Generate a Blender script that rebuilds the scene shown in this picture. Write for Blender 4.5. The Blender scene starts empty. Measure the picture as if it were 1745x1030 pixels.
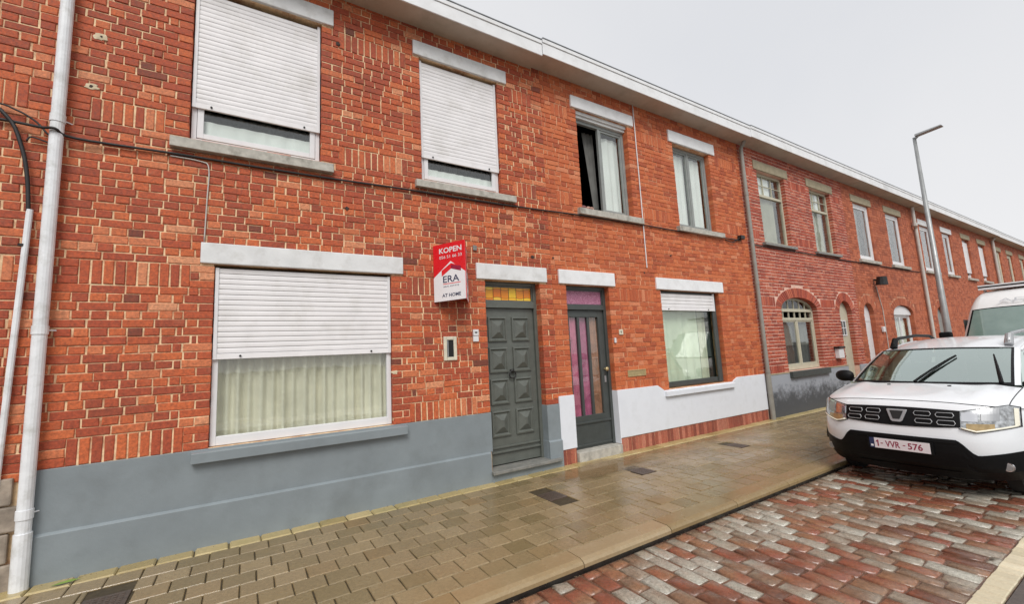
import bpy, math, random
from mathutils import Vector, Matrix

random.seed(7)
scene = bpy.context.scene
COL = scene.collection
R = math.radians

# ------------------------------------------------------------------ camera
W, H = 1745.0, 1030.0
FPX = 737.3
CAM = Vector((0.0, -5.12, 1.6))
yaw, pit, rol = R(32.064), R(7.053), R(-2.889)
fwd = Vector((math.sin(yaw) * math.cos(pit), math.cos(yaw) * math.cos(pit), math.sin(pit)))
rt = Vector((math.cos(yaw), -math.sin(yaw), 0))
up = rt.cross(fwd)
r2 = rt * math.cos(rol) + up * math.sin(rol)
u2 = -rt * math.sin(rol) + up * math.cos(rol)
cam_d = bpy.data.cameras.new('camera')
cam = bpy.data.objects.new('camera', cam_d)
COL.objects.link(cam)
cam_d.sensor_width = 36.0
cam_d.lens = FPX / W * 36.0
cam_d.clip_start = 0.05
cam_d.clip_end = 3000
m = Matrix.Identity(4)
for i in range(3):
    m[i][0] = r2[i]; m[i][1] = u2[i]; m[i][2] = -fwd[i]; m[i][3] = CAM[i]
cam.matrix_world = m
scene.camera = cam

def depth_px(p):
    """rough size in pixels of one metre at p; 0 outside the frame"""
    d = Vector(p) - CAM
    z = d.dot(fwd)
    if z < 0.3: return 0
    x = W / 2 + FPX * d.dot(r2) / z; y = H / 2 - FPX * d.dot(u2) / z
    if x < -25 or x > W + 25 or y < -25 or y > H + 25: return 0
    return FPX / z

# ------------------------------------------------------------------ sky, sun, exposure
SUN_EL, SUN_AZ = 48.0, 205.0          # high, from the street side
world = bpy.data.worlds.new('World')
scene.world = world
world.use_nodes = True
nt = world.node_tree
nt.nodes.clear()
out = nt.nodes.new('ShaderNodeOutputWorld')
bg = nt.nodes.new('ShaderNodeBackground')
bg.inputs['Strength'].default_value = 0.1
sky = nt.nodes.new('ShaderNodeTexSky')
sky.sky_type = 'NISHITA'
sky.sun_disc = False
sky.sun_elevation = R(SUN_EL)
sky.sun_rotation = R(SUN_AZ - 90)
hsv = nt.nodes.new('ShaderNodeHueSaturation')
hsv.inputs['Saturation'].default_value = 0.25
nt.links.new(sky.outputs[0], hsv.inputs['Color'])
tc = nt.nodes.new('ShaderNodeTexCoord')
noi = nt.nodes.new('ShaderNodeTexNoise')
noi.inputs['Scale'].default_value = 1.6
noi.inputs['Detail'].default_value = 4
nt.links.new(tc.outputs['Generated'], noi.inputs['Vector'])
rmp = nt.nodes.new('ShaderNodeValToRGB')
rmp.color_ramp.elements[0].position = 0.3
rmp.color_ramp.elements[0].color = (0.87, 0.885, 0.925, 1)
rmp.color_ramp.elements[1].position = 0.75
rmp.color_ramp.elements[1].color = (0.985, 0.985, 1.0, 1)
nt.links.new(noi.outputs[0], rmp.inputs[0])
sc_ = nt.nodes.new('ShaderNodeVectorMath'); sc_.operation = 'SCALE'
sc_.inputs['Scale'].default_value = 5.5
nt.links.new(rmp.outputs[0], sc_.inputs[0])
mix = nt.nodes.new('ShaderNodeMix'); mix.data_type = 'RGBA'
mix.inputs['Factor'].default_value = 0.93
nt.links.new(hsv.outputs[0], mix.inputs['A'])
nt.links.new(sc_.outputs[0], mix.inputs['B'])
nt.links.new(mix.outputs['Result'], bg.inputs[0])
nt.links.new(bg.outputs[0], out.inputs[0])

sd = bpy.data.lights.new('sun', 'SUN')
sun = bpy.data.objects.new('sun', sd)
COL.objects.link(sun)
sd.energy = 1.5
sd.angle = R(28)
sd.color = (1.0, 0.97, 0.93)
az = R(SUN_AZ)
sdir = Vector((math.sin(az) * math.cos(R(SUN_EL)), math.cos(az) * math.cos(R(SUN_EL)), math.sin(R(SUN_EL))))
sun.rotation_euler = sdir.to_track_quat('Z', 'Y').to_euler()
sky.sun_rotation = az
scene.view_settings.view_transform = 'Standard'
scene.view_settings.look = 'None'
scene.view_settings.gamma = 1
scene.view_settings.use_curve_mapping = False
scene.view_settings.exposure = 0.68

# ------------------------------------------------------------------ materials
def base_mat(name):
    mt = bpy.data.materials.new(name)
    mt.use_nodes = True
    n = mt.node_tree
    b = n.nodes['Principled BSDF']
    return mt, n, b

def nz(n, scale, detail=4, rough=0.55, obj=False, vec=None, dist=0):
    t = n.nodes.new('ShaderNodeTexNoise')
    t.inputs['Scale'].default_value = scale
    t.inputs['Detail'].default_value = detail
    t.inputs['Roughness'].default_value = rough
    t.inputs['Distortion'].default_value = dist
    if vec is None:
        g = n.nodes.new('ShaderNodeNewGeometry') if not obj else n.nodes.new('ShaderNodeTexCoord')
        n.links.new(g.outputs['Position' if not obj else 'Object'], t.inputs['Vector'])
    else:
        n.links.new(vec, t.inputs['Vector'])
    return t

def ramp(n, src, stops):
    r = n.nodes.new('ShaderNodeValToRGB')
    e = r.color_ramp.elements
    while len(e) < len(stops): e.new(0.5)
    for i, (p, c) in enumerate(stops):
        e[i].position = p
        e[i].color = (c[0], c[1], c[2], 1) if hasattr(c, '__len__') else (c, c, c, 1)
    n.links.new(src, r.inputs[0])
    return r

def mixc(n, fac, a, b, mode='MIX'):
    x = n.nodes.new('ShaderNodeMix'); x.data_type = 'RGBA'; x.blend_type = mode
    for key, v in (('Factor', fac), ('A', a), ('B', b)):
        if hasattr(v, 'links') or hasattr(v, 'is_linked'): n.links.new(v, x.inputs[key])
        elif key == 'Factor': x.inputs[key].default_value = v
        else: x.inputs[key].default_value = (v[0], v[1], v[2], 1)
    return x.outputs['Result']

def bump(n, b, src, strength, dist=0.003, prev=None):
    k = n.nodes.new('ShaderNodeBump')
    k.inputs['Strength'].default_value = strength
    k.inputs['Distance'].default_value = dist
    n.links.new(src, k.inputs['Height'])
    if prev is not None: n.links.new(prev, k.inputs['Normal'])
    n.links.new(k.outputs[0], b.inputs['Normal'])
    return k.outputs[0]

def mat(name, col, rough=0.5, var=0.12, scale=6, metal=0, bmp=0.0, bscale=60, coat=0, dirt=None, dirt_amt=0.5, dirt_scale=3, spec=0.5):
    mt, n, b = base_mat(name)
    c = nz(n, scale)
    lo = tuple(max(0, x * (1 - var)) for x in col); hi = tuple(min(1, x * (1 + var)) for x in col)
    res = ramp(n, c.outputs[0], [(0.3, lo), (0.7, hi)]).outputs[0]
    if dirt:
        d = nz(n, dirt_scale, 6, 0.65)
        f = ramp(n, d.outputs[0], [(0.5, 0), (0.72, dirt_amt)])
        res = mixc(n, f.outputs[0], res, dirt)
    n.links.new(res, b.inputs['Base Color'])
    b.inputs['Roughness'].default_value = rough
    b.inputs['Metallic'].default_value = metal
    b.inputs['Coat Weight'].default_value = coat
    b.inputs['Specular IOR Level'].default_value = spec
    rr = ramp(n, nz(n, scale * 2.3).outputs[0], [(0.3, max(0.02, rough - 0.08)), (0.75, min(1, rough + 0.1))])
    n.links.new(rr.outputs[0], b.inputs['Roughness'])
    if bmp: bump(n, b, nz(n, bscale).outputs[0], bmp)
    return mt

def rnd_value(n):
    oi = n.nodes.new('ShaderNodeObjectInfo')
    at = n.nodes.new('ShaderNodeAttribute'); at.attribute_name = 'rnd'
    a = n.nodes.new('ShaderNodeMath'); a.operation = 'MULTIPLY_ADD'
    n.links.new(oi.outputs['Random'], a.inputs[0]); a.inputs[1].default_value = 1.0
    n.links.new(at.outputs['Fac'], a.inputs[2])
    f = n.nodes.new('ShaderNodeMath'); f.operation = 'FRACT'
    n.links.new(a.outputs[0], f.inputs[0])
    return f.outputs[0]

def piece_mat(name, stops, rough=0.75, stain=(0.1, 0.05, 0.04), stain_amt=0.6, bloom=None, bloom_amt=0.5, wet=None, bscale=70, bstr=0.5, grain=0.3, speck=None, rough_lo=None, low=0):
    mt, n, b = base_mat(name)
    rv = rnd_value(n)
    if low:
        ln = ramp(n, nz(n, 1.3, 3, 0.6).outputs[0], [(0.3, 0), (0.7, 1)]).outputs[0]
        ma = n.nodes.new('ShaderNodeMix'); ma.inputs['Factor'].default_value = low
        n.links.new(rv, ma.inputs['A']); n.links.new(ln, ma.inputs['B']); rv = ma.outputs['Result']
    base = ramp(n, rv, stops).outputs[0]
    g = nz(n, 38, 6, 0.65)
    gr = ramp(n, g.outputs[0], [(0.25, 1 - grain), (0.75, 1 + grain)]).outputs[0]
    mul = n.nodes.new('ShaderNodeVectorMath'); mul.operation = 'MULTIPLY'
    n.links.new(base, mul.inputs[0]); n.links.new(gr, mul.inputs[1])
    c = mul.outputs[0]
    # whole-wall weathering patches
    f = ramp(n, nz(n, 1.1, 7, 0.7).outputs[0], [(0.52, 0), (0.78, stain_amt)]).outputs[0]
    c = mixc(n, f, c, stain)
    if bloom:
        f2 = ramp(n, nz(n, 4.5, 8, 0.75, dist=0.4).outputs[0], [(0.56, 0), (0.72, bloom_amt)]).outputs[0]
        c = mixc(n, f2, c, bloom)
    if speck:
        f3 = ramp(n, nz(n, 160, 2, 0.5).outputs[0], [(0.56, 0), (0.66, 0.7)]).outputs[0]
        c = mixc(n, f3, c, speck)
    n.links.new(c, b.inputs['Base Color'])
    if wet:
        w = nz(n, wet[0], 4, 0.6)
        rr = ramp(n, w.outputs[0], [(0.38, wet[1]), (0.62, wet[2])])
        n.links.new(rr.outputs[0], b.inputs['Roughness'])
        b.inputs['Specular IOR Level'].default_value = 0.6
    else:
        rr = ramp(n, g.outputs[0], [(0.3, rough - 0.1), (0.7, min(1, rough + 0.1))])
        n.links.new(rr.outputs[0], b.inputs['Roughness'])
    p = bump(n, b, nz(n, bscale, 5, 0.7).outputs[0], bstr, 0.004)
    return mt

def glass_mat(name, tint=(0.85, 0.9, 0.88), refl=0.08, rough=0.01, gcol=(1, 1, 1)):
    mt = bpy.data.materials.new(name); mt.use_nodes = True
    n = mt.node_tree; n.nodes.clear()
    o = n.nodes.new('ShaderNodeOutputMaterial')
    tr = n.nodes.new('ShaderNodeBsdfTransparent'); tr.inputs[0].default_value = (*tint, 1)
    gl = n.nodes.new('ShaderNodeBsdfGlossy'); gl.inputs['Roughness'].default_value = rough; gl.inputs[0].default_value = (*gcol, 1)
    lw = n.nodes.new('ShaderNodeLayerWeight'); lw.inputs[0].default_value = 0.5
    pw = n.nodes.new('ShaderNodeMath'); pw.operation = 'POWER'; n.links.new(lw.outputs['Facing'], pw.inputs[0]); pw.inputs[1].default_value = 4.5
    ad = n.nodes.new('ShaderNodeMath'); ad.operation = 'MULTIPLY_ADD'; ad.use_clamp = True
    n.links.new(pw.outputs[0], ad.inputs[0]); ad.inputs[1].default_value = 0.9; ad.inputs[2].default_value = 0.04 + refl
    k = nz(n, 2.5, 2); bp = n.nodes.new('ShaderNodeBump'); bp.inputs['Strength'].default_value = 0.06; bp.inputs['Distance'].default_value = 0.02
    n.links.new(k.outputs[0], bp.inputs['Height']); n.links.new(bp.outputs[0], gl.inputs['Normal'])
    mx = n.nodes.new('ShaderNodeMixShader')
    n.links.new(ad.outputs[0], mx.inputs[0]); n.links.new(tr.outputs[0], mx.inputs[1]); n.links.new(gl.outputs[0], mx.inputs[2])
    n.links.new(mx.outputs[0], o.inputs[0])
    return mt

M = {}
brick_orange = [(0.0, (0.15, 0.045, 0.028)), (0.03, (0.32, 0.066, 0.03)), (0.3, (0.38, 0.072, 0.030)), (0.6, (0.46, 0.098, 0.035)), (0.85, (0.54, 0.130, 0.042)), (0.95, (0.58, 0.19, 0.085)), (1.0, (0.62, 0.27, 0.14))]
brick_warm = [(0.0, (0.36, 0.078, 0.03)), (0.25, (0.46, 0.105, 0.037)), (0.6, (0.52, 0.128, 0.043)), (0.9, (0.56, 0.155, 0.055)), (1.0, (0.60, 0.22, 0.11))]
brick_neat = [(0.0, (0.27, 0.055, 0.032)), (0.4, (0.37, 0.072, 0.04)), (0.8, (0.45, 0.10, 0.05)), (1.0, (0.50, 0.15, 0.085))]
brick_far = [(0.0, (0.30, 0.075, 0.035)), (0.5, (0.43, 0.115, 0.05)), (1.0, (0.50, 0.15, 0.07))]
M['brick_a'] = piece_mat('weathered_orange_brick', brick_orange, stain=(0.20, 0.045, 0.025), stain_amt=0.62, bloom=(0.60, 0.27, 0.15), bloom_amt=0.30, grain=0.5, bstr=0.9)
M['brick_b'] = piece_mat('warm_orange_brick', brick_warm, stain=(0.30, 0.07, 0.035), stain_amt=0.4, bloom=(0.60, 0.28, 0.17), bloom_amt=0.30)
M['brick_c'] = piece_mat('neat_red_brick', brick_neat, stain=(0.22, 0.05, 0.035), stain_amt=0.3, bloom=(0.55, 0.25, 0.18), bloom_amt=0.2)
M['brick_d'] = piece_mat('plain_orange_brick', brick_far, stain=(0.24, 0.06, 0.035), stain_amt=0.4, bloom=(0.60, 0.33, 0.22), bloom_amt=0.3)
M['plinth_brick'] = piece_mat('plinth_brick', [(0, (0.22, 0.06, 0.04)), (0.5, (0.36, 0.10, 0.06)), (1, (0.48, 0.18, 0.12))], stain=(0.12, 0.06, 0.045))
def mortar_mat(name, light, dark, thr):
    mt, n, b = base_mat(name)
    f = ramp(n, nz(n, 3.5, 8, 0.75).outputs[0], [(thr - 0.10, 0), (thr + 0.08, 1)]).outputs[0]
    c = mixc(n, f, dark, light)
    f2 = ramp(n, nz(n, 30, 5, 0.7).outputs[0], [(0.3, 0.8), (0.7, 1.15)]).outputs[0]
    mul = n.nodes.new('ShaderNodeVectorMath'); mul.operation = 'MULTIPLY'
    n.links.new(c, mul.inputs[0]); n.links.new(f2, mul.inputs[1])
    n.links.new(mul.outputs[0], b.inputs['Base Color'])
    b.inputs['Roughness'].default_value = 0.9
    bump(n, b, nz(n, 90).outputs[0], 0.6)
    return mt
M['mortar_a'] = mortar_mat('lime_mortar', (0.84, 0.62, 0.38), (0.42, 0.17, 0.085), 0.46)
M['mortar_b'] = mortar_mat('orange_mortar', (0.80, 0.52, 0.32), (0.48, 0.16, 0.075), 0.5)
M['mortar_c'] = mortar_mat('pale_pointing', (0.76, 0.50, 0.40), (0.64, 0.36, 0.27), 0.48)
M['mortar_d'] = mortar_mat('soft_mortar', (0.60, 0.32, 0.20), (0.42, 0.15, 0.08), 0.5)
M['grey_paint'] = mat('grey_masonry_paint', (0.215, 0.248, 0.265), 0.5, 0.10, 2.2, bmp=0.45, bscale=35, dirt=(0.15, 0.17, 0.175), dirt_amt=0.55, dirt_scale=1.7)
M['white_paint'] = mat('white_masonry_paint', (0.74, 0.77, 0.82), 0.5, 0.05, 3, bmp=0.45, bscale=35, dirt=(0.54, 0.56, 0.58), dirt_amt=0.5)
M['lintel'] = mat('painted_lintel', (0.70, 0.71, 0.71), 0.7, 0.08, 5, bmp=0.5, bscale=40, dirt=(0.46, 0.45, 0.42), dirt_amt=0.7, dirt_scale=4)
M['lintel_white'] = mat('white_lintel', (0.78, 0.79, 0.80), 0.65, 0.05, 5, bmp=0.3, dirt=(0.55, 0.55, 0.54), dirt_amt=0.5, dirt_scale=4)
M['olive_stone'] = mat('olive_concrete', (0.36, 0.31, 0.21), 0.8, 0.15, 7, bmp=0.4, dirt=(0.26, 0.22, 0.15))
M['sill'] = mat('concrete_sill', (0.44, 0.42, 0.37), 0.75, 0.2, 14, bmp=0.6, bscale=90, dirt=(0.16, 0.15, 0.12), dirt_amt=0.8, dirt_scale=6)
M['stone'] = mat('blue_stone', (0.20, 0.20, 0.185), 0.5, 0.2, 12, bmp=0.5, dirt=(0.32, 0.30, 0.25), dirt_amt=0.6, dirt_scale=8)
M['base_stone'] = mat('rough_base_stone', (0.30, 0.25, 0.20), 0.85, 0.35, 9, bmp=0.8, bscale=40, dirt=(0.13, 0.11, 0.09), dirt_amt=0.8)
M['pvc'] = mat('white_upvc', (0.72, 0.72, 0.73), 0.35, 0.03, 5)
M['slat'] = mat('shutter_slat', (0.80, 0.785, 0.79), 0.45, 0.05, 4, dirt=(0.56, 0.54, 0.50), dirt_amt=0.5, dirt_scale=2.6)
M['slit'] = mat('shutter_slit_shadow_gap', (0.16, 0.15, 0.15), 0.8)
M['door_grey'] = mat('grey_green_door_paint', (0.105, 0.114, 0.100), 0.35, 0.12, 10, bmp=0.25, bscale=30, dirt=(0.12, 0.125, 0.11), dirt_amt=0.4)
M['frame_grey'] = mat('grey_frame_paint', (0.26, 0.28, 0.27), 0.5, 0.1, 8)
M['anthracite'] = mat('anthracite_frame', (0.056, 0.064, 0.061), 0.4, 0.1, 8)
M['olive_frame'] = mat('olive_grey_frame', (0.50, 0.47, 0.36), 0.5, 0.08, 8)
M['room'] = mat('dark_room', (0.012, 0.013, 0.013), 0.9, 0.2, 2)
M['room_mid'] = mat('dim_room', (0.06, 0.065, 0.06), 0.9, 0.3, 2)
M['curtain_white'] = mat('white_net_curtain', (0.88, 0.89, 0.90), 0.9, 0.05, 3)
M['curtain_cream'] = mat('cream_pleated_curtain', (0.80, 0.76, 0.65), 0.9, 0.12, 3)
M['curtain_pale'] = mat('pale_green_net', (0.80, 0.82, 0.72), 0.9, 0.08, 3)
M['drape_and_dark_reflection'] = mat('dark_drape_and_reflection', (0.05, 0.055, 0.055), 0.9, 0.3, 4)  # also the colour of the dark reflection painted behind the upstairs shuttered panes
M['curtain_grey'] = mat('grey_drape', (0.16, 0.16, 0.15), 0.9, 0.2, 4)
M['curtain_net'] = mat('beige_net', (0.42, 0.41, 0.34), 0.9, 0.12, 3)
M['pink'] = mat('pink_curtain', (0.60, 0.16, 0.28), 0.8, 0.25, 9)
M['magenta'] = mat('mauve_curtain', (0.52, 0.13, 0.27), 0.8, 0.25, 9)
M['tan_curtain'] = mat('tan_curtain', (0.42, 0.20, 0.13), 0.8, 0.25, 9)
M['glass'] = glass_mat('window_glass', (0.93, 0.95, 0.93), 0.03)
M['glass_green'] = glass_mat('reflective_glass', (0.92, 0.96, 0.92), 0.05)
M['glass_car'] = glass_mat('car_glass', (0.66, 0.80, 0.74), 0.50, 0.04, (0.86, 0.97, 0.92))
M['gutter'] = mat('white_fascia', (0.78, 0.79, 0.80), 0.5, 0.06, 4, dirt=(0.52, 0.51, 0.48), dirt_amt=0.4)
M['soffit'] = mat('beige_soffit', (0.50, 0.45, 0.38), 0.7, 0.08, 4, dirt=(0.33, 0.29, 0.22), dirt_amt=0.5)
M['zinc'] = mat('zinc', (0.22, 0.23, 0.24), 0.5, 0.2, 8, metal=0.4)
M['pipe_white'] = mat('white_painted_pipe', (0.76, 0.78, 0.80), 0.4, 0.08, 9, dirt=(0.42, 0.42, 0.38), dirt_amt=0.6, dirt_scale=7)
M['pipe_grey'] = mat('grey_pipe', (0.27, 0.26, 0.23), 0.5, 0.1, 9, dirt=(0.16, 0.14, 0.11), dirt_amt=0.5)
M['pipe_pale'] = mat('pale_pipe', (0.52, 0.50, 0.46), 0.5, 0.1, 9)
M['cable'] = mat('black_cable', (0.018, 0.017, 0.017), 0.6)
M['roof'] = mat('roof_tile', (0.10, 0.05, 0.04), 0.8, 0.3, 10)
M['red'] = mat('sign_red', (0.72, 0.012, 0.02), 0.3, 0.02)
M['sign_white'] = mat('sign_white', (0.80, 0.80, 0.82), 0.3, 0.02)
M['darkred'] = mat('sign_dark_red', (0.30, 0.012, 0.05), 0.3, 0.02)
M['navy'] = mat('sign_navy', (0.03, 0.035, 0.09), 0.4, 0.02)
M['brass'] = mat('brass', (0.58, 0.47, 0.25), 0.35, 0.15, 20, metal=0.6)
M['iron'] = mat('dark_iron', (0.03, 0.03, 0.03), 0.45, 0.2, 20, metal=0.5)
M['drain'] = mat('cast_iron_drain', (0.11, 0.08, 0.062), 0.35, 0.3, 30, metal=0.3, bmp=0.5)
M['cream_stone'] = mat('cream_surround', (0.62, 0.58, 0.46), 0.7, 0.12, 12, bmp=0.3)
M['lamp_grey'] = mat('galvanised_pole', (0.33, 0.34, 0.34), 0.45, 0.12, 5, metal=0.4)
M['asphalt'] = mat('wet_asphalt', (0.085, 0.068, 0.058), 0.4, 0.25, 30, bmp=0.7, bscale=120)
M['earth'] = mat('ground_earth', (0.07, 0.065, 0.055), 0.8, 0.3, 3)
M['sand'] = mat('joint_sand', (0.055, 0.042, 0.022), 0.6, 0.3, 20, bmp=0.5)
M['grit'] = mat('dark_wet_joint', (0.14, 0.075, 0.048), 0.3, 0.4, 25, bmp=0.5, dirt=(0.16, 0.10, 0.065))
M['black_wet'] = mat('black_wet_kerb_face', (0.018, 0.016, 0.014), 0.3, 0.3, 10)
M['skin'] = mat('skin', (0.48, 0.29, 0.23), 0.6, 0.1, 20)
M['dark_cloth'] = mat('dark_cloth', (0.03, 0.02, 0.022), 0.9)
M['sleeve'] = mat('mauve_sleeve', (0.20, 0.09, 0.09), 0.9)
M['leaf'] = mat('green_leaf', (0.20, 0.30, 0.05), 0.5)
M['peel'] = None

paver_stops = [(0.0, (0.20, 0.148, 0.068)), (0.3, (0.25, 0.184, 0.092)), (0.6, (0.27, 0.197, 0.102)), (0.9, (0.305, 0.228, 0.122)), (1.0, (0.235, 0.150, 0.060))]
M['paver'] = piece_mat('wet_concrete_paver', paver_stops, stain=(0.12, 0.095, 0.04), stain_amt=0.7, bloom=(0.34, 0.26, 0.15), bloom_amt=0.3, wet=(1.3, 0.10, 0.38), bscale=140, bstr=0.28, grain=0.24, speck=(0.13, 0.095, 0.045))
M['paver_edge'] = piece_mat('mossy_edge_paver', [(0, (0.33, 0.25, 0.10)), (0.5, (0.42, 0.33, 0.15)), (1, (0.48, 0.38, 0.19))], stain=(0.17, 0.17, 0.05), stain_amt=0.6, wet=(1.3, 0.2, 0.5), bscale=120, bstr=0.3, grain=0.16)
M['kerb'] = piece_mat('wet_kerb_stone', [(0, (0.24, 0.172, 0.082)), (0.5, (0.29, 0.21, 0.108)), (1, (0.33, 0.25, 0.145))], stain=(0.24, 0.15, 0.06), stain_amt=0.6, bloom=(0.5, 0.42, 0.3), bloom_amt=0.3, wet=(1.5, 0.12, 0.4), bscale=120, bstr=0.2, grain=0.12)
cob = [(p_, tuple(0.84 * q_ for q_ in c_)) for p_, c_ in [(0.0, (0.09, 0.045, 0.03)), (0.18, (0.17, 0.07, 0.04)), (0.32, (0.30, 0.095, 0.055)), (0.44, (0.31, 0.16, 0.085)), (0.54, (0.24, 0.16, 0.105)), (0.64, (0.36, 0.31, 0.24)), (0.8, (0.46, 0.44, 0.37)), (1.0, (0.52, 0.50, 0.42))]]
M['cobble'] = piece_mat('wet_porphyry_cobble', cob, stain=(0.18, 0.08, 0.05), stain_amt=0.6, bloom=(0.36, 0.20, 0.13), bloom_amt=0.5, wet=(6, 0.07, 0.32), bscale=45, bstr=0.5, grain=0.4, speck=(0.12, 0.09, 0.07), low=0.36)
M['band'] = piece_mat('cream_band_stone', [(0, (0.55, 0.48, 0.33)), (1, (0.72, 0.64, 0.46))], stain=(0.36, 0.30, 0.2), stain_amt=0.5, wet=(4, 0.3, 0.55), bscale=90, bstr=0.3, grain=0.12)
# peeling dado of the neat red house
mt, n, b = base_mat('peeling_dado')
ge = n.nodes.new('ShaderNodeNewGeometry'); sx = n.nodes.new('ShaderNodeSeparateXYZ'); n.links.new(ge.outputs['Position'], sx.inputs[0])
md = n.nodes.new('ShaderNodeMath'); md.operation = 'MULTIPLY_ADD'; n.links.new(sx.outputs['Z'], md.inputs[0]); md.inputs[1].default_value = 0.55
n.links.new(nz(n, 3.2, 10, 0.85, dist=0.2).outputs[0], md.inputs[2])
f = ramp(n, md.outputs[0], [(0.68, 0), (0.86, 0.9)]).outputs[0]   # paint lost along the foot of the wall
c = mixc(n, f, (0.075, 0.08, 0.088), (0.36, 0.385, 0.43))
n.links.new(c, b.inputs['Base Color']); b.inputs['Roughness'].default_value = 0.6
bump(n, b, nz(n, 2.2, 10, 0.8, dist=0.5).outputs[0], 0.4, 0.01)
M['peel'] = mt
# stained glass
mt, n, b = base_mat('amber_glass')
rv = rnd_value(n)
c = ramp(n, rv, [(0, (0.85, 0.36, 0.015)), (0.35, (0.95, 0.60, 0.03)), (0.65, (0.80, 0.20, 0.01)), (1, (0.95, 0.70, 0.08))]).outputs[0]
n.links.new(c, b.inputs['Base Color']); b.inputs['Roughness'].default_value = 0.1
bump(n, b, nz(n, 40).outputs[0], 0.3)
M['amber'] = mt
mt, n, b = base_mat('textured_pink_glass')
f = ramp(n, nz(n, 60, 5, 0.7, dist=1.5).outputs[0], [(0.4, (0.28, 0.08, 0.16)), (0.65, (0.62, 0.30, 0.42))])
n.links.new(f.outputs[0], b.inputs['Base Color']); b.inputs['Roughness'].default_value = 0.12
bump(n, b, nz(n, 60, 5, 0.7, dist=1.5).outputs[0], 0.9, 0.01)
M['pink_glass'] = mt
# car
def paint(name, col):
    mt, n, b = base_mat(name)
    b.inputs['Base Color'].default_value = (*col, 1)
    b.inputs['Roughness'].default_value = 0.38
    b.inputs['Coat Weight'].default_value = 0.8; b.inputs['Coat Roughness'].default_value = 0.06
    c = ramp(n, nz(n, 3, 5, obj=True).outputs[0], [(0.3, tuple(x * 0.93 for x in col)), (0.7, col)])
    n.links.new(c.outputs[0], b.inputs['Base Color'])
    k = nz(n, 140, 1, obj=True); kk = ramp(n, k.outputs[0], [(0.62, 0), (0.7, 1)])
    bp = n.nodes.new('ShaderNodeBump'); bp.inputs['Strength'].default_value = 0.25; bp.inputs['Distance'].default_value = 0.001
    n.links.new(kk.outputs[0], bp.inputs['Height']); n.links.new(bp.outputs[0], b.inputs['Coat Normal'])
    return mt
M['car_white'] = paint('wet_white_paint', (0.80, 0.825, 0.85))
M['van_white'] = paint('van_white_paint', (0.80, 0.80, 0.79))
M['car_black'] = mat('black_plastic', (0.004, 0.004, 0.0045), 0.5, 0.2, 20, bmp=0.15, bscale=150, spec=0.2)
M['tyre'] = mat('tyre_rubber', (0.012, 0.012, 0.012), 0.8)
M['rim'] = mat('alloy_rim', (0.35, 0.35, 0.36), 0.35, 0.1, metal=0.8)
M['chrome'] = mat('chrome', (0.75, 0.75, 0.76), 0.12, 0.02, metal=1)
M['reflector'] = mat('headlight_reflector', (0.50, 0.515, 0.52), 0.2, 0.5, 22, metal=0.8, dirt=(0.14, 0.13, 0.11), dirt_amt=0.8, dirt_scale=14)
M['amber_refl'] = mat('indicator_reflector', (0.45, 0.33, 0.17), 0.2, 0.2, 18, metal=0.5)
M['drl'] = mat('light_guide', (0.84, 0.81, 0.68), 0.2, 0.03)
M['dash'] = mat('dashboard', (0.03, 0.033, 0.03), 0.8)
M['seat'] = mat('car_seat_cloth', (0.16, 0.18, 0.165), 0.9)
M['plate_red'] = mat('plate_red', (0.28, 0.02, 0.06), 0.4, 0.02)
M['plate_white'] = mat('plate_white', (0.76, 0.70, 0.72), 0.4, 0.02)
M['plate_blue'] = mat('plate_blue', (0.02, 0.03, 0.09), 0.4, 0.02)
M['silver'] = mat('satin_silver', (0.40, 0.41, 0.42), 0.35, 0.05, metal=0.6)
M['grey_letter'] = mat('grey_lettering', (0.45, 0.46, 0.48), 0.5, 0.02)
# rain film
mt = bpy.data.materials.new('rain_film'); mt.use_nodes = True
n = mt.node_tree; n.nodes.clear()
o = n.nodes.new('ShaderNodeOutputMaterial'); tr = n.nodes.new('ShaderNodeBsdfTransparent')
pb = n.nodes.new('ShaderNodeBsdfPrincipled'); pb.inputs['Base Color'].default_value = (0.30, 0.20, 0.10, 1); pb.inputs['Roughness'].default_value = 0.07
mx = n.nodes.new('ShaderNodeMixShader')
g = nz(n, 1.6, 3, 0.6)
tcn = n.nodes.new('ShaderNodeAttribute'); tcn.attribute_name = 'edge'
ml = n.nodes.new('ShaderNodeMath'); ml.operation = 'MULTIPLY'
n.links.new(ramp(n, g.outputs[0], [(0.35, 0.25), (0.6, 0.75)]).outputs[0], ml.inputs[0]); n.links.new(tcn.outputs['Fac'], ml.inputs[1])
n.links.new(ml.outputs[0], mx.inputs[0]); n.links.new(tr.outputs[0], mx.inputs[1]); n.links.new(pb.outputs[0], mx.inputs[2]); n.links.new(mx.outputs[0], o.inputs[0])
M['film'] = mt

M['patch'] = mat('lime_patch', (0.62, 0.52, 0.36), 0.9, 0.25, 18, bmp=0.8, bscale=60)
M['hole'] = mat('dark_hole', (0.05, 0.035, 0.03), 0.9, 0.3, 18)
M['grit_bits'] = mat('grit_bits', (0.20, 0.15, 0.09), 0.7, 0.6, 40)
PATCHES = [(-1.20, 4.76, 0.055, 0.04, 'patch'), (-1.235, 4.245, 0.06, 0.032, 'patch'), (-1.235, 4.25, 0.014, 0.014, 'hole'), (-1.19, 4.765, 0.01, 0.01, 'hole'), (1.53, 1.47, 0.04, 0.028, 'patch'),
           (3.60, 3.03, 0.035, 0.022, 'hole'), (3.98, 3.04, 0.018, 0.016, 'hole'), (1.0, 3.40, 0.025, 0.022, 'hole'), (0.90, 5.46, 0.028, 0.022, 'hole'), (5.98, 2.93, 0.014, 0.02, 'hole'), (6.75, 3.3, 0.018, 0.014, 'hole'), (4.2, 3.35, 0.012, 0.012, 'hole')]
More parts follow.
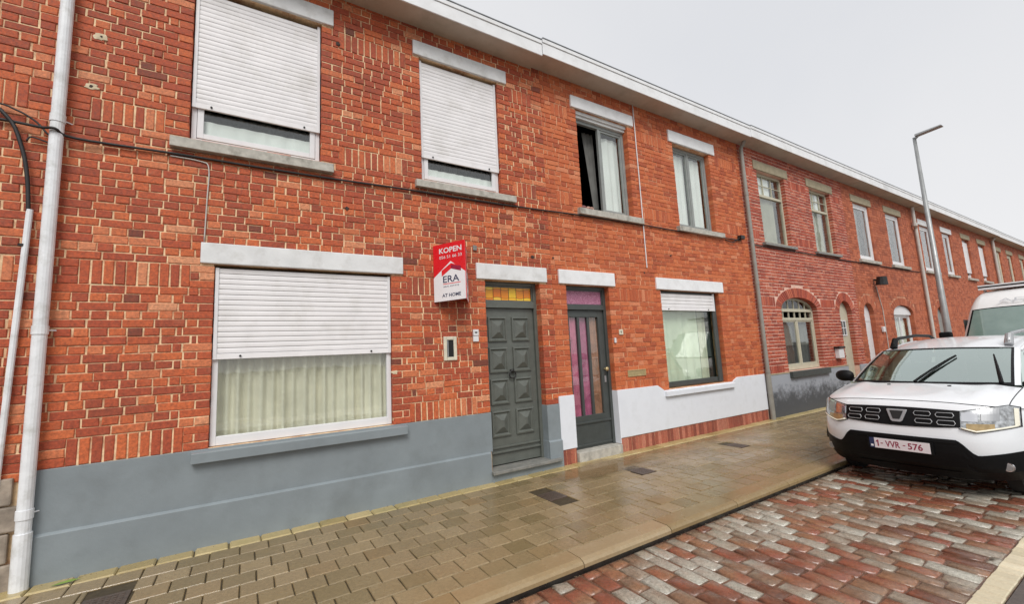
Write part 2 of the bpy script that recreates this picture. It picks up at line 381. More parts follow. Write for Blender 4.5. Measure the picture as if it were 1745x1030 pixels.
# ------------------------------------------------------------------ mesh helpers
class MB:
    def __init__(s): s.v = []; s.f = []; s.mi = []; s.r = []
    def add(s, vs, fs, mi=0, r=0.0):
        o = len(s.v); s.v += vs
        for f in fs: s.f.append(tuple(o + i for i in f)); s.mi.append(mi); s.r.append(r)
        return s
    def box(s, x0, x1, y0, y1, z0, z1, mi=0, r=0.0):
        return s.add([(x0, y0, z0), (x1, y0, z0), (x1, y1, z0), (x0, y1, z0), (x0, y0, z1), (x1, y0, z1), (x1, y1, z1), (x0, y1, z1)],
                     [(0, 3, 2, 1), (4, 5, 6, 7), (0, 1, 5, 4), (1, 2, 6, 5), (2, 3, 7, 6), (3, 0, 4, 7)], mi, r)
    def frame(s, x0, x1, y0, y1, z0, z1, w, mi=0, wb=None):
        wb = wb or w
        s.box(x0, x0 + w, y0, y1, z0, z1, mi); s.box(x1 - w, x1, y0, y1, z0, z1, mi)
        s.box(x0 + w, x1 - w, y0, y1, z0, z0 + wb, mi); s.box(x0 + w, x1 - w, y0, y1, z1 - w, z1, mi); return s
    def tube(s, pts, r, n=8, mi=0, caps=True):
        pts = [Vector(p) for p in pts]; rs = r if hasattr(r, '__len__') else [r] * len(pts)
        vs = []; fs = []; prev = None
        for i, p in enumerate(pts):
            d = (pts[min(i + 1, len(pts) - 1)] - pts[max(i - 1, 0)]).normalized()
            a = prev if prev is not None else (Vector((0, 0, 1)) if abs(d.z) < 0.9 else Vector((1, 0, 0)))
            a = (a - d * a.dot(d)).normalized(); prev = a; b_ = d.cross(a)
            for k in range(n):
                t = 2 * math.pi * k / n
                vs.append(tuple(p + (a * math.cos(t) + b_ * math.sin(t)) * rs[i]))
        for i in range(len(pts) - 1):
            for k in range(n):
                fs.append((i * n + k, i * n + (k + 1) % n, (i + 1) * n + (k + 1) % n, (i + 1) * n + k))
        if caps: fs.append(tuple(range(n - 1, -1, -1))); fs.append(tuple(range((len(pts) - 1) * n, len(pts) * n)))
        return s.add(vs, fs, mi)
    def prism(s, poly, fn, mi=0):
        """poly: 2D outline; fn(u, v, side 0/1) -> 3D"""
        k = len(poly)
        vs = [fn(u, v, 0) for u, v in poly] + [fn(u, v, 1) for u, v in poly]
        fs = [tuple(range(k)), tuple(range(2 * k - 1, k - 1, -1))] + [(i, i + k, (i + 1) % k + k, (i + 1) % k) for i in range(k)]
        return s.add(vs, fs, mi)
    def grid(s, rows, mi=0, closed=False):
        nr = len(rows); nc = len(rows[0]); vs = [tuple(p) for r_ in rows for p in r_]; fs = []
        for i in range(nr - 1):
            for j in range(nc - 1 + (1 if closed else 0)):
                fs.append((i * nc + j, i * nc + (j + 1) % nc, (i + 1) * nc + (j + 1) % nc, (i + 1) * nc + j))
        return s.add(vs, fs, mi)
    def mesh(s, name, mats, smooth=False, attr=False):
        me = bpy.data.meshes.new(name)
        me.from_pydata(s.v, [], s.f)
        for mm in (mats if isinstance(mats, (list, tuple)) else [mats]): me.materials.append(mm)
        if any(s.mi): me.polygons.foreach_set('material_index', s.mi)
        if attr:
            a = me.attributes.new('rnd', 'FLOAT', 'FACE'); a.data.foreach_set('value', s.r)
        if smooth: me.polygons.foreach_set('use_smooth', [True] * len(me.polygons))
        me.update()
        return me
    def build(s, name, mats, parent=None, bevel=0, smooth=False, attr=False, fix=False, sub=0):
        me = s.mesh(name, mats, smooth, attr)
        if fix:
            import bmesh
            b_ = bmesh.new(); b_.from_mesh(me); bmesh.ops.remove_doubles(b_, verts=b_.verts, dist=1e-5); bmesh.ops.recalc_face_normals(b_, faces=b_.faces); b_.to_mesh(me); b_.free()
        return put(name, me, parent, bevel, sub)

def tag(o, label, cat, group=None):
    o['label'] = label; o['category'] = cat
    if group: o['group'] = group
    return o
def kind(o, k): o['kind'] = k; return o
def root(name, loc, label, cat, group=None, local=False):
    e = bpy.data.objects.new(name, None); COL.objects.link(e); e.location = loc
    e.empty_display_size = 0.3
    bpy.context.view_layer.update()
    if not local: ROOT_INV[e.name] = Matrix.Translation(Vector(loc)).inverted()
    return tag(e, label, cat, group)
ROOT_INV = {}
def put(name, me, parent=None, bevel=0, sub=0, loc=None):
    o = bpy.data.objects.new(name, me); COL.objects.link(o)
    if parent is not None:
        o.parent = parent
        if parent.name in ROOT_INV: o.matrix_parent_inverse = ROOT_INV[parent.name]
    if loc is not None: o.location = loc
    if bevel:
        b_ = o.modifiers.new('bevel', 'BEVEL'); b_.width = bevel; b_.segments = 2; b_.limit_method = 'ANGLE'
    if sub:
        b_ = o.modifiers.new('subd', 'SUBSURF'); b_.levels = sub; b_.render_levels = sub
    return o

def text(s, name, m_, parent, origin, udir, vdir, height, width=None, bold=0.0, depth=0.001, align='LEFT'):
    """flat lettering: origin lower-left, udir reading direction"""
    cu = bpy.data.curves.new(name, 'FONT'); cu.body = s; cu.size = 1.0; cu.extrude = 0.0; cu.offset = bold; cu.resolution_u = 3
    ob = bpy.data.objects.new('tmp', cu); COL.objects.link(ob)
    bpy.context.view_layer.update()
    me = bpy.data.meshes.new_from_object(ob.evaluated_get(bpy.context.evaluated_depsgraph_get()))
    bpy.data.objects.remove(ob); bpy.data.curves.remove(cu)
    xs = [v.co.x for v in me.vertices]; ys = [v.co.y for v in me.vertices]
    x0, x1, y0, y1 = min(xs), max(xs), min(ys), max(ys)
    k = height / (y1 - y0); kx = (width / (x1 - x0)) if width else k
    U = Vector(udir).normalized(); V = Vector(vdir).normalized(); O = Vector(origin)
    off = U.cross(V) * depth
    for v in me.vertices:
        v.co = O + U * ((v.co.x - x0) * kx) + V * ((v.co.y - y0) * k) + off
    me.materials.clear(); me.materials.append(m_); me.name = name
    return put(name, me, parent)

# ------------------------------------------------------------------ brick pieces
BEV = 0.005
def brick_mb(mb, x0, x1, y, z0, z1, dep, r, jit=0.0025):
    j = lambda: random.uniform(-jit, jit)
    xs = (x0 + j(), x1 + j()); zs = (z0 + j(), z1 + j())
    c = [(xs[0], zs[0]), (xs[1], zs[0] + j()), (xs[1] + j(), zs[1]), (xs[0] + j(), zs[1] + j())]
    cx = (x0 + x1) / 2; cz = (z0 + z1) / 2
    vs = []
    for (a, b_) in c: vs.append((a + (BEV if a < cx else -BEV), y + j() * 0.5, b_ + (BEV if b_ < cz else -BEV)))
    for (a, b_) in c: vs.append((a, y + BEV, b_))
    for (a, b_) in c: vs.append((a, y + dep, b_))
    fs = [(0, 1, 2, 3)] + [(i + 4, (i + 1) % 4 + 4, (i + 1) % 4, i) for i in range(4)] + [(i + 8, (i + 1) % 4 + 8, (i + 1) % 4 + 4, i + 4) for i in range(4)]
    mb.add(vs, fs, 0, r)
_variants = {}
def brick_variant(matkey, w, h, dep):
    """shared meshes: nearest size class, several jitter variants"""
    key = (matkey, round(w, 2), round(h, 2), round(dep, 2), random.randrange(3))
    if key not in _variants:
        mb = MB(); brick_mb(mb, -w / 2, w / 2, 0, -h / 2, h / 2, dep, 0.0, 0.003)
        _variants[key] = (mb.mesh('brick', M[matkey]), w, h, dep)
    return _variants[key]

def lay_bricks(list_, parent, matkey, keep=300, name='brick', stuffname='brickwork'):
    """list_: (x0,x1,y,z0,z1,dep)"""
    sc_l = []
    for b_ in list_:
        s_ = depth_px(((b_[0] + b_[1]) / 2, b_[2], (b_[3] + b_[4]) / 2))
        sc_l.append((s_ * s_ * (b_[1] - b_[0]) * (b_[4] - b_[3]) if s_ else 0, b_))
    sc_l.sort(key=lambda t: -t[0])
    mb = MB()
    for i, (s_, b_) in enumerate(sc_l):
        x0, x1, y, z0, z1, dep = b_
        if i < keep and s_ > 0:
            me, w, h, d_ = brick_variant(matkey, x1 - x0, z1 - z0, dep)
            o = put(name, me, parent, loc=((x0 + x1) / 2, y, (z0 + z1) / 2))
            o.scale = ((x1 - x0) / w, dep / d_, (z1 - z0) / h)
        else:
            brick_mb(mb, x0, x1, y, z0, z1, dep, random.random())
    if mb.f: kind(mb.build(stuffname, M[matkey], parent, attr=True), 'stuff')

CS = [0.87, 1.095, 2.407, 2.632, 3.93, 4.155, 5.41, 5.635, 6.13]
def course_levels():
    L = []
    z = 0.87 - 0.0765 * 11
    while z < 0.869: L.append((z, z + 0.0765, 0)); z += 0.0765
    L.append((CS[0], CS[1], 1))
    for a, b_, n_ in ((1.095, 2.407, 17), (2.632, 3.93, 17), (4.155, 5.41, 16), (5.635, 6.125, 6)):
        for i in range(n_): L.append((a + (b_ - a) * i / n_, a + (b_ - a) * (i + 1) / n_, 0))
        if b_ < 6: L.append((b_, b_ + 0.225, 1))
    return L

def subtract(iv, masks):
    out_ = [iv]
    for a, b_ in masks:
        nw = []
        for c, d in out_:
            if b_ <= c or a >= d: nw.append((c, d)); continue
            if a > c: nw.append((c, a))
            if b_ < d: nw.append((b_, d))
        out_ = nw
    return [t for t in out_ if t[1] - t[0] > 0.02]

def facade_bricks(hx0, hx1, opens, blocks, jw=0.011, base=0.0, zfrom=0.8, soldier_inset=0.19, seed=1, hjk=0.6):
    """opens: dicts x0,x1,z0,z1[,spring,rise]; blocks: rect masks (lintels)"""
    rng = random.Random(seed)
    res = []
    for li, (z0, z1, kind_) in enumerate(course_levels()):
        if z1 < zfrom: continue
        if z0 > 6.12: continue
        def masks(za, zb):
            ms = []; zc = (za + zb) / 2
            for o in opens:
                top = o['z1']
                if o.get('rise'):
                    sp = o['spring']; ring = 0.24
                    if zc < sp:
                        if zb > o['z0'] + 0.03: ms.append((o['x0'], o['x1']))
                    else:
                        a = (o['x1'] - o['x0']) / 2 + ring; h_ = o['rise'] + ring
                        u = (za - sp) / h_
                        if u < 1:
                            hw = a * math.sqrt(max(0, 1 - max(0, u) ** 2)); c = (o['x0'] + o['x1']) / 2
                            ms.append((c - hw, c + hw))
                elif zb > o['z0'] + 0.03 and za < top - 0.02: ms.append((o['x0'], o['x1']))
            for b_ in blocks:
                if zc > b_[2] and zc < b_[3]: ms.append((b_[0], b_[1]))
            return ms
        def jamb(x): return any(abs(x - o['x0']) < 0.002 or abs(x - o['x1']) < 0.002 for o in opens)
        def fill(za, zb, idx, ivs):
            for a, b_ in ivs:
                stretch = idx % 2 == 0
                pitch = 0.232 if stretch else 0.117
                ph = (0.058 if stretch and (idx // 2) % 2 else 0) + (0 if stretch else 0.029) + rng.uniform(-0.02, 0.02)
                xs = [a]
                # quoin at jambs
                if jamb(a): xs.append(a + (0.232 if idx % 2 else 0.117))
                x = math.floor((xs[-1] - ph) / pitch + 1) * pitch + ph
                if x - xs[-1] < 0.05: x += pitch
                end = b_
                q = (b_ - (0.232 if idx % 2 else 0.117)) if jamb(b_) else b_
                while x < q - 0.05:
                    xs.append(x + rng.uniform(-0.008, 0.008)); x += pitch if rng.random() > 0.025 else (0.117 if stretch else 0.232)
                if q != b_ and q > xs[-1] + 0.04: xs.append(q)
                xs.append(end)
                for k in range(len(xs) - 1):
                    c, d = xs[k] + jw / 2, xs[k + 1] - jw / 2
                    if k == 0: c = a
                    if k == len(xs) - 2: d = b_
                    if d - c < 0.02: continue
                    dep = 0.118 if (jamb(a) and k == 0) or (jamb(b_) and k == len(xs) - 2) else 0.03
                    hj = jw * hjk / 2; res.append((c, d, base + rng.uniform(-0.0035, 0.003), za + hj + rng.uniform(0, 0.0015), zb - hj - rng.uniform(0, 0.0015), dep))
        if kind_ == 0:
            fill(z0, z1, li, subtract((hx0, hx1), masks(z0, z1)))
        else:
            ivs = subtract((hx0, hx1), masks(z0, z1))
            edge = []
            for a, b_ in ivs:
                ia = soldier_inset if jamb(a) or a == hx0 else 0.0
                ib = soldier_inset if jamb(b_) or b_ == hx1 else 0.0
                if b_ - a < 0.55: edge.append((a, b_)); continue
                s0, s1 = a + ia, b_ - ib
                n_ = max(1, round((s1 - s0) / 0.0775))
                for k in range(n_):
                    c = s0 + (s1 - s0) * k / n_; d = s0 + (s1 - s0) * (k + 1) / n_
                    res.append((c + jw / 2, d - jw / 2, base + rng.uniform(-0.003, 0.002), z0 + jw / 2, z1 - jw / 2, 0.03))
                if ia: edge.append((a, s0))
                if ib: edge.append((s1, b_))
            for t in range(3):
                za = z0 + 0.075 * t
                fill(za, za + 0.075, li + t, edge)
    return res

def wall_back(hx0, hx1, opens, ztop, m_, parent, y0=0.007, y1=0.24):
    """solid masonry (shows as mortar) with the openings left out; arches follow the curve"""
    mb = MB()
    xs = sorted({hx0, hx1, *[o['x0'] - 0.004 for o in opens], *[o['x1'] + 0.004 for o in opens]})
    for i in range(len(xs) - 1):
        a, b_ = xs[i], xs[i + 1]; c = (a + b_) / 2
        oo = sorted([o for o in opens if o['x0'] - 0.005 < c < o['x1'] + 0.005], key=lambda o: o['z0'])
        z = -0.1
        for o in oo:
            if o['z0'] > z: mb.box(a, b_, y0, y1, z, o['z0'])
            z = o['z1']
            if o.get('rise'):
                N = 24; sp, ri = o['spring'], o['rise']; top = sp + ri + 0.1
                cx = (o['x0'] + o['x1']) / 2; hw = (o['x1'] - o['x0']) / 2 + 0.006
                P = [(a + (b_ - a) * k / N) for k in range(N + 1)]
                Zs = [sp + 0.008 + ri * math.sqrt(max(0, 1 - ((x - cx) / hw) ** 2)) for x in P]
                for k in range(N):
                    vs = [(P[k], y0, Zs[k]), (P[k + 1], y0, Zs[k + 1]), (P[k + 1], y0, top), (P[k], y0, top),
                          (P[k], y1, Zs[k]), (P[k + 1], y1, Zs[k + 1]), (P[k + 1], y1, top), (P[k], y1, top)]
                    mb.add(vs, [(0, 1, 2, 3), (4, 7, 6, 5), (0, 4, 5, 1)])
                z = top
        mb.box(a, b_, y0, y1, z, ztop)
    return mb.build('wall', m_, parent)

def arch_ring(o, parent, matkey, jw=0.011, keep=False):
    mb = MB(); cx = (o['x0'] + o['x1']) / 2; hw = (o['x1'] - o['x0']) / 2; sp, ri = o['spring'], o['rise']; ring = 0.225
    # arc length parametrisation
    N = 200; pts = []
    for k in range(N + 1):
        t = math.pi * k / N
        pts.append((cx - hw * math.cos(t), sp + ri * math.sin(t), cx - (hw + ring) * math.cos(t), sp + (ri + ring) * math.sin(t)))
    L = [0]
    for k in range(N):
        ax = (pts[k][0] + pts[k][2]) / 2; az_ = (pts[k][1] + pts[k][3]) / 2; bx = (pts[k + 1][0] + pts[k + 1][2]) / 2; bz = (pts[k + 1][1] + pts[k + 1][3]) / 2
        L.append(L[-1] + math.hypot(bx - ax, bz - az_))
    n_ = round(L[-1] / 0.078)
    def at(s_):
        k = 0
        while k < N - 1 and L[k + 1] < s_: k += 1
        f_ = (s_ - L[k]) / max(1e-6, L[k + 1] - L[k])
        return [pts[k][i] + (pts[k + 1][i] - pts[k][i]) * f_ for i in range(4)]
    for i in range(n_):
        a = at(L[-1] * i / n_ + jw / 2); b_ = at(L[-1] * (i + 1) / n_ - jw / 2)
        y = random.uniform(-0.004, 0.0)
        c = [(a[0], a[1]), (b_[0], b_[1]), (b_[2], b_[3]), (a[2], a[3])]
        vs = [(p[0], y, p[1]) for p in c] + [(p[0], 0.115, p[1]) for p in c]
        mb.add(vs, [(0, 3, 2, 1), (0, 1, 5, 4), (1, 2, 6, 5), (2, 3, 7, 6), (3, 0, 4, 7)], 0, random.random())
    r = mb.build('brick_arch', M[matkey], parent, attr=True)
    return r

# ------------------------------------------------------------------ windows, doors, shutters
def curtain(x0, x1, z0, z1, y, m_, parent, amp=0.015, wl=0.09, name='curtain', seed=0, slant=0.0):
    rng = random.Random(seed * 31 + 5)
    n_ = max(12, int((x1 - x0) / 0.012)); ph = rng.random() * 6; rows = []
    ks = [(rng.uniform(0.8, 1.2), rng.random() * 6) for _ in range(3)]
    for zi in range(5):
        t = zi / 4; row = []
        for i in range(n_ + 1):
            x = x0 + (x1 - x0) * i / n_
            s_ = math.sin(x / wl * 6.283 * ks[0][0] + ph) + 0.5 * math.sin(x / wl * 3.1 * ks[1][0] + ks[1][1]) + 0.35 * math.sin(x / wl * 9 * ks[2][0] + 2 * t)
            row.append((x + slant * (1 - t), y + amp * s_ * (0.7 + 0.4 * (1 - t)), z0 + (z1 - z0) * t))
        rows.append(row)
    mb = MB(); mb.grid(rows)
    return mb.build(name, m_, parent, smooth=True)

_slat = {}
def shutter(parent, x0, x1, z0, z1, y, pitch=0.052, rail=True):
    s = MB(); s.box(x0, x0 + 0.03, y - 0.014, y + 0.03, z0 - 0.0, z1 + 0.02); s.box(x1 - 0.03, x1, y - 0.014, y + 0.03, z0, z1 + 0.02)
    s.box(x0 + 0.03, x1 - 0.03, y + 0.014, y + 0.018, z0 + 0.01, z1, 1)
    sh = s.build('roller_shutter', [M['pvc'], M['slit']], parent)
    a, b_ = x0 + 0.025, x1 - 0.025
    key = round(b_ - a, 3)
    if key not in _slat:
        mb = MB(); prof = [(0.010, 0), (-0.001, 0.001), (-0.003, 0.012), (-0.0035, 0.024), (-0.003, 0.036), (-0.001, 0.0445), (0.010, 0.0455)]
        mb.grid([[(a_, p[0], p[1]) for p in prof] for a_ in (b_ - a, 0)])
        _slat[key] = mb.mesh('slat', M['slat'])
    n_ = int((z1 - z0 - 0.05) / pitch)
    bt = MB(); bt.box(a, b_, y - 0.010, y + 0.014, z0, z0 + 0.055)
    for t in (0.12, 0.88):
        xx = a + (b_ - a) * t; bt.tube([(xx, y - 0.024, z0 + 0.028), (xx, y - 0.008, z0 + 0.028)], 0.011, 8, 1)
    bt.build('bottom_slat', [M['slat'], M['iron']], sh, bevel=0.003)
    for i in range(n_ + 1):
        z = z0 + 0.059 + i * pitch
        if z + 0.04 > z1 + 0.02: break
        o = put('slat', _slat[key], sh, loc=(a, y + random.uniform(-0.001, 0.001), z)); o.scale.z = (pitch - 0.0035) / 0.0455
    return sh

def window(parent, x0, x1, z0, z1, y, fm, fw=0.05, splits=(), transom=None, tgrid=None, curt=None, glass='glass', arch=None, sash=True, room='room_mid', wb=None, deep=0.35, sash_m=None, skip=(), swd=0.035):
    """window part with pane / sash / curtain sub-parts"""
    mb = MB(); mb.frame(x0, x1, y, y + 0.06, z0, z1, fw, wb=wb)
    if arch:
        sp, ri = arch; cx = (x0 + x1) / 2; hw = (x1 - x0) / 2; N = 20
        pi_ = [(cx - hw * math.cos(math.pi * k / N), sp + ri * math.sin(math.pi * k / N)) for k in range(N + 1)]
        po = [(cx - (hw - fw) * math.cos(math.pi * k / N), sp + (ri - fw) * math.sin(math.pi * k / N)) for k in range(N + 1)]
        for k in range(N):
            c = [pi_[k], pi_[k + 1], po[k + 1], po[k]]
            mb.add([(p[0], y, p[1]) for p in c] + [(p[0], y + 0.06, p[1]) for p in c], [(0, 1, 2, 3), (3, 2, 6, 7), (0, 4, 5, 1)])
        gl = MB(); gl.add([(p[0], y + 0.03, p[1]) for p in po], [tuple(range(N + 1))])
    zt = z1 - fw
    if transom: mb.box(x0 + fw, x1 - fw, y - 0.004, y + 0.055, transom, transom + 0.06); zt = transom
    xs = [x0 + fw, *[x0 + (x1 - x0) * s for s in splits], x1 - fw]
    for s in xs[1:-1]: mb.box(s - 0.022, s + 0.022, y + 0.002, y + 0.055, z0 + (wb or fw), zt)
    w = mb.build('window', fm, parent, bevel=0.004)
    for i in range(len(xs) - 1):
        if i in skip: continue
        a = xs[i] + (0.022 if i else 0); b_ = xs[i + 1] - (0.022 if i < len(xs) - 2 else 0)
        if sash:
            s_ = MB(); s_.frame(a + 0.002, b_ - 0.002, y + 0.012, y + 0.05, z0 + (wb or fw) + 0.002, zt - 0.002, swd)
            s_.build('sash', sash_m or fm, w, bevel=0.003)
            g_ = MB(); g_.box(a + 0.037, b_ - 0.037, y + 0.028, y + 0.034, z0 + (wb or fw) + 0.037, zt - 0.037)
        else:
            g_ = MB(); g_.box(a, b_, y + 0.028, y + 0.034, z0 + (wb or fw), zt)
        g_.build('pane', M[glass], w)
    if transom:
        ztop = arch[0] + arch[1] if arch else z1
        if arch: gl.build('pane', M[glass], w)
        else:
            g_ = MB(); g_.box(x0 + fw, x1 - fw, y + 0.028, y + 0.034, transom + 0.06, z1 - fw); g_.build('pane', M[glass], w)
        if tgrid:
            mu = MB()
            for k in range(1, tgrid[0]):
                xx = x0 + fw + (x1 - x0 - 2 * fw) * k / tgrid[0]
                zz = z1 - fw
                if arch:
                    cx = (x0 + x1) / 2; hw = (x1 - x0) / 2; zz = arch[0] + arch[1] * math.sqrt(max(0, 1 - ((xx - cx) / hw) ** 2)) - fw
                mu.box(xx - 0.009, xx + 0.009, y + 0.014, y + 0.045, transom + 0.06, zz)
            for k in range(1, tgrid[1]):
                zz = transom + 0.06 + (ztop - fw - transom - 0.06) * k / tgrid[1]
                mu.box(x0 + fw, x1 - fw, y + 0.017, y + 0.042, zz - 0.008, zz + 0.008)
            mu.build('glazing_bar', fm, w)
    if curt:
        for k, c in enumerate(curt):
            curtain(c[0], c[1], c[2], c[3], y + c[5] if len(c) > 5 else y + 0.12, M[c[4]], w, seed=int(x0 * 10) + k, amp=c[6] if len(c) > 6 else 0.012, wl=c[7] if len(c) > 7 else 0.1)
    return w

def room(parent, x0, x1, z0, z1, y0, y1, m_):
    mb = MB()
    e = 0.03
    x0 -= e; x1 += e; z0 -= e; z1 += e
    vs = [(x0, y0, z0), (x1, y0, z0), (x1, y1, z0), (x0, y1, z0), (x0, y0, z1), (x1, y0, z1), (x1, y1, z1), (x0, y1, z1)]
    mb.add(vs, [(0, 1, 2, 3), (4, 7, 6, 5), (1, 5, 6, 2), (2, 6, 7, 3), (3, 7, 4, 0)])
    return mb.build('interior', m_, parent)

def gutter(parent, x0, x1, zb=6.11, d=0.35, ends=True):
    f = MB(); g = 0.003
    f.box(x0 + g, x1 - g, -d, -d + 0.02, zb, zb + 0.185)
    f.build('fascia', M['gutter'], parent, bevel=0.004)
    t = MB(); t.box(x0 + g, x1 - g, -d - 0.012, -d + 0.03, zb + 0.188, zb + 0.25); t.build('gutter_lip', M['gutter'], parent, bevel=0.006)
    z = MB(); z.box(x0 + g, x1 - g, -d - 0.018, -d + 0.05, zb + 0.252, zb + 0.266); z.build('zinc_edge', M['zinc'], parent)
    s = MB(); s.box(x0 + g, x1 - g, -d + 0.021, 0.03, zb + 0.002, zb + 0.03); s.build('soffit', M['soffit'], parent)
    r = MB(); r.box(x0 + g, x0 + 0.02, -d + 0.022, 0.1, zb + 0.032, zb + 0.2); r.box(x1 - 0.02, x1 - g, -d + 0.022, 0.1, zb + 0.032, zb + 0.2); r.build('gutter_end', M['zinc'], parent)
def roof(parent, x0, x1):
    mb = MB()
    mb.prism([(-0.30, 6.36), (4.2, 8.6), (8.7, 6.36), (8.7, 6.26), (4.2, 8.45), (-0.28, 6.26)], lambda u, v, s: ((x0, x1)[s], u, v))
    mb.build('roof', M['roof'], parent)
def shell(parent, x0, x1, m_):
    mb = MB(); mb.box(x0 + 0.01, x1 - 0.01, 8.2, 8.4, -0.1, 6.25); mb.build('rear_wall', m_, parent)
    s = MB(); s.box(x0, x0 + 0.08, 0.25, 8.19, -0.1, 6.25); s.build('party_wall', m_, parent)

def lintel(parent, x0, x1, z0, z1, m_, y=-0.025):
    mb = MB(); mb.box(x0, x1, y, 0.11, z0, z1)
    return mb.build('lintel', m_, parent, bevel=0.008)
def sill(parent, x0, x1, z0, z1, m_, y=-0.065, y1=0.12):
    mb = MB(); mb.add([(x0, y, z0), (x1, y, z0), (x1, y1, z0), (x0, y1, z0), (x0, y, z1 - 0.012), (x1, y, z1 - 0.012), (x1, y1, z1 + 0.01), (x0, y1, z1 + 0.01)],
                      [(0, 3, 2, 1), (4, 5, 6, 7), (0, 1, 5, 4), (1, 2, 6, 5), (2, 3, 7, 6), (3, 0, 4, 7)])
    return mb.build('window_sill', m_, parent, bevel=0.005)

# ------------------------------------------------------------------ ground, pavement, road
PY0, PY1, KY1 = 0.0, -2.12, -2.335       # pavement, kerb
RZ = -0.085                               # road level
BY0, BY1 = -4.085, -4.215                 # cream band
g = MB(); g.add([(-400, -400, -0.20), (600, -400, -0.20), (600, 400, -0.20), (-400, 400, -0.20)], [(0, 1, 2, 3)])
kind(g.build('ground', M['earth']), 'structure')
g = MB(); g.box(-12, 120, -9.0, BY1 - 0.01, -0.19, RZ + 0.002); road = kind(g.build('road', M['asphalt']), 'structure')
g = MB(); g.box(-12, 120, -11.2, -9.01, -0.19, 0.0); kind(g.build('far_pavement', M['paver']), 'structure')
g = MB(); g.box(-8, 60, PY1 - 0.002, 0.0, -0.19, -0.012); pav = kind(g.build('pavement', M['sand']), 'structure')
g = MB(); g.box(-8, 60, KY1 - 0.003, PY1 - 0.004, -0.19, -0.058); kerb = kind(g.build('kerb', M['black_wet']), 'structure')
g = MB(); g.box(-8, 60, BY1, KY1 - 0.002, -0.19, RZ - 0.010); bay = kind(g.build('parking_lane', M['grit']), 'structure')

def tile_mb(mb, x0, x1, y0, y1, z, top=0.010, bev=0.006, r=0.0, jit=0.002, crown=0.0, tilt=0.0, drop=0.05):
    j = lambda: random.uniform(-jit, jit)
    c = [(x0 + j(), y0 + j()), (x1 + j(), y0 + j()), (x1 + j(), y1 + j()), (x0 + j(), y1 + j())]
    cx, cy = (x0 + x1) / 2, (y0 + y1) / 2
    t1, t2 = random.uniform(-tilt, tilt), random.uniform(-tilt, tilt)
    zz = lambda a, b_: z + (a - cx) * t1 + (b_ - cy) * t2
    vs = []
    for a, b_ in c: vs.append((a, b_, zz(a, b_) - drop))
    for a, b_ in c: vs.append((a, b_, zz(a, b_) - top))
    for a, b_ in c:
        a2 = a + (bev if a < cx else -bev); b2 = b_ + (bev if b_ < cy else -bev); vs.append((a2, b2, zz(a2, b2)))
    fs = [(i, (i + 1) % 4, (i + 1) % 4 + 4, i + 4) for i in range(4)] + [(i + 4, (i + 1) % 4 + 4, (i + 1) % 4 + 8, i + 8) for i in range(4)]
    if crown:
        vs.append((cx + j() * 3, cy + j() * 3, z + crown)); fs += [(i + 8, (i + 1) % 4 + 8, 12) for i in range(4)]
    else: fs.append((8, 9, 10, 11))
    mb.add(vs, fs, 0, r)
_tv = {}
def lay_tiles(lst, parent, matkey, name, stuffname, keep=300, **kw):
    sc_l = []
    for t in lst:
        s_ = depth_px(((t[0] + t[1]) / 2, (t[2] + t[3]) / 2, t[4]))
        sc_l.append(((s_ ** 3) * (t[1] - t[0]) * abs(t[3] - t[2]) if s_ else 0, t))
    sc_l.sort(key=lambda q: -q[0])
    mb = MB()
    for i, (s_, t) in enumerate(sc_l):
        if i < keep and s_ > 0:
            w, l = t[1] - t[0], t[3] - t[2]
            key = (name, round(w, 2), round(l, 2), random.randrange(8))
            if key not in _tv:
                q = MB(); tile_mb(q, -w / 2, w / 2, -l / 2, l / 2, 0, **kw); _tv[key] = (q.mesh(name, M[matkey], smooth=kw.get('crown', 0) > 0), w, l)
            me, w0, l0 = _tv[key]
            o = put(name, me, parent, loc=((t[0] + t[1]) / 2, (t[2] + t[3]) / 2, t[4])); o.scale = (w / w0, l / l0, 1)
            o.rotation_euler.z = random.uniform(-0.008, 0.008) * (2.5 if name == 'cobblestone' else 1)
            if random.random() < 0.5: o.rotation_euler.z += math.pi
        else: tile_mb(mb, *t, r=random.random(), **kw)
    if mb.f: kind(mb.build(stuffname, M[matkey], parent, attr=True, smooth=kw.get('crown', 0) > 0), 'stuff')

grates = [(3.02, -0.945, 0.25), (4.53, -0.915, 0.25), (6.73, -0.91, 0.25), (-0.80, -0.735, 0.27), (11.2, -0.95, 0.25)]
def hit_grate(x0, x1, y0, y1):
    out_ = [(x0, x1)]
    for gx, gy, s_ in grates:
        if y0 < gy + s_ / 2 + 0.005 and y1 > gy - s_ / 2 - 0.005:
            out_ = [p for iv in out_ for p in subtract(iv, [(gx - s_ / 2 - 0.008, gx + s_ / 2 + 0.008)])]
    return [p for p in out_ if p[1] - p[0] > 0.03]
tiles = []; edge = []
x = -6.0
while x < 56:
    edge.append((x + 0.004, x + 0.254, -0.205 + 0.004, -0.004, 0.004 + random.uniform(-0.002, 0.003))); x += 0.258
rows_n = 9; rh = (abs(PY1) - 0.205) / rows_n
for j_ in range(rows_n):
    yb = -0.205 - rh * (j_ + 1); x = -6.0 + (0.11 if j_ % 2 else 0)
    while x < 56:
        for a, b_ in hit_grate(x + 0.004, x + 0.219, yb + 0.004, yb + rh - 0.004):
            tiles.append((a, b_, yb + 0.004, yb + rh - 0.004, random.uniform(-0.0015, 0.0015)))
        x += 0.223
lay_tiles(tiles, pav, 'paver', 'paver', 'paving', 300, tilt=0.006, bev=0.005, top=0.006)
lay_tiles(edge, pav, 'paver_edge', 'edge_paver', 'edge_paving', 60, tilt=0.015, bev=0.012, top=0.012, jit=0.005)
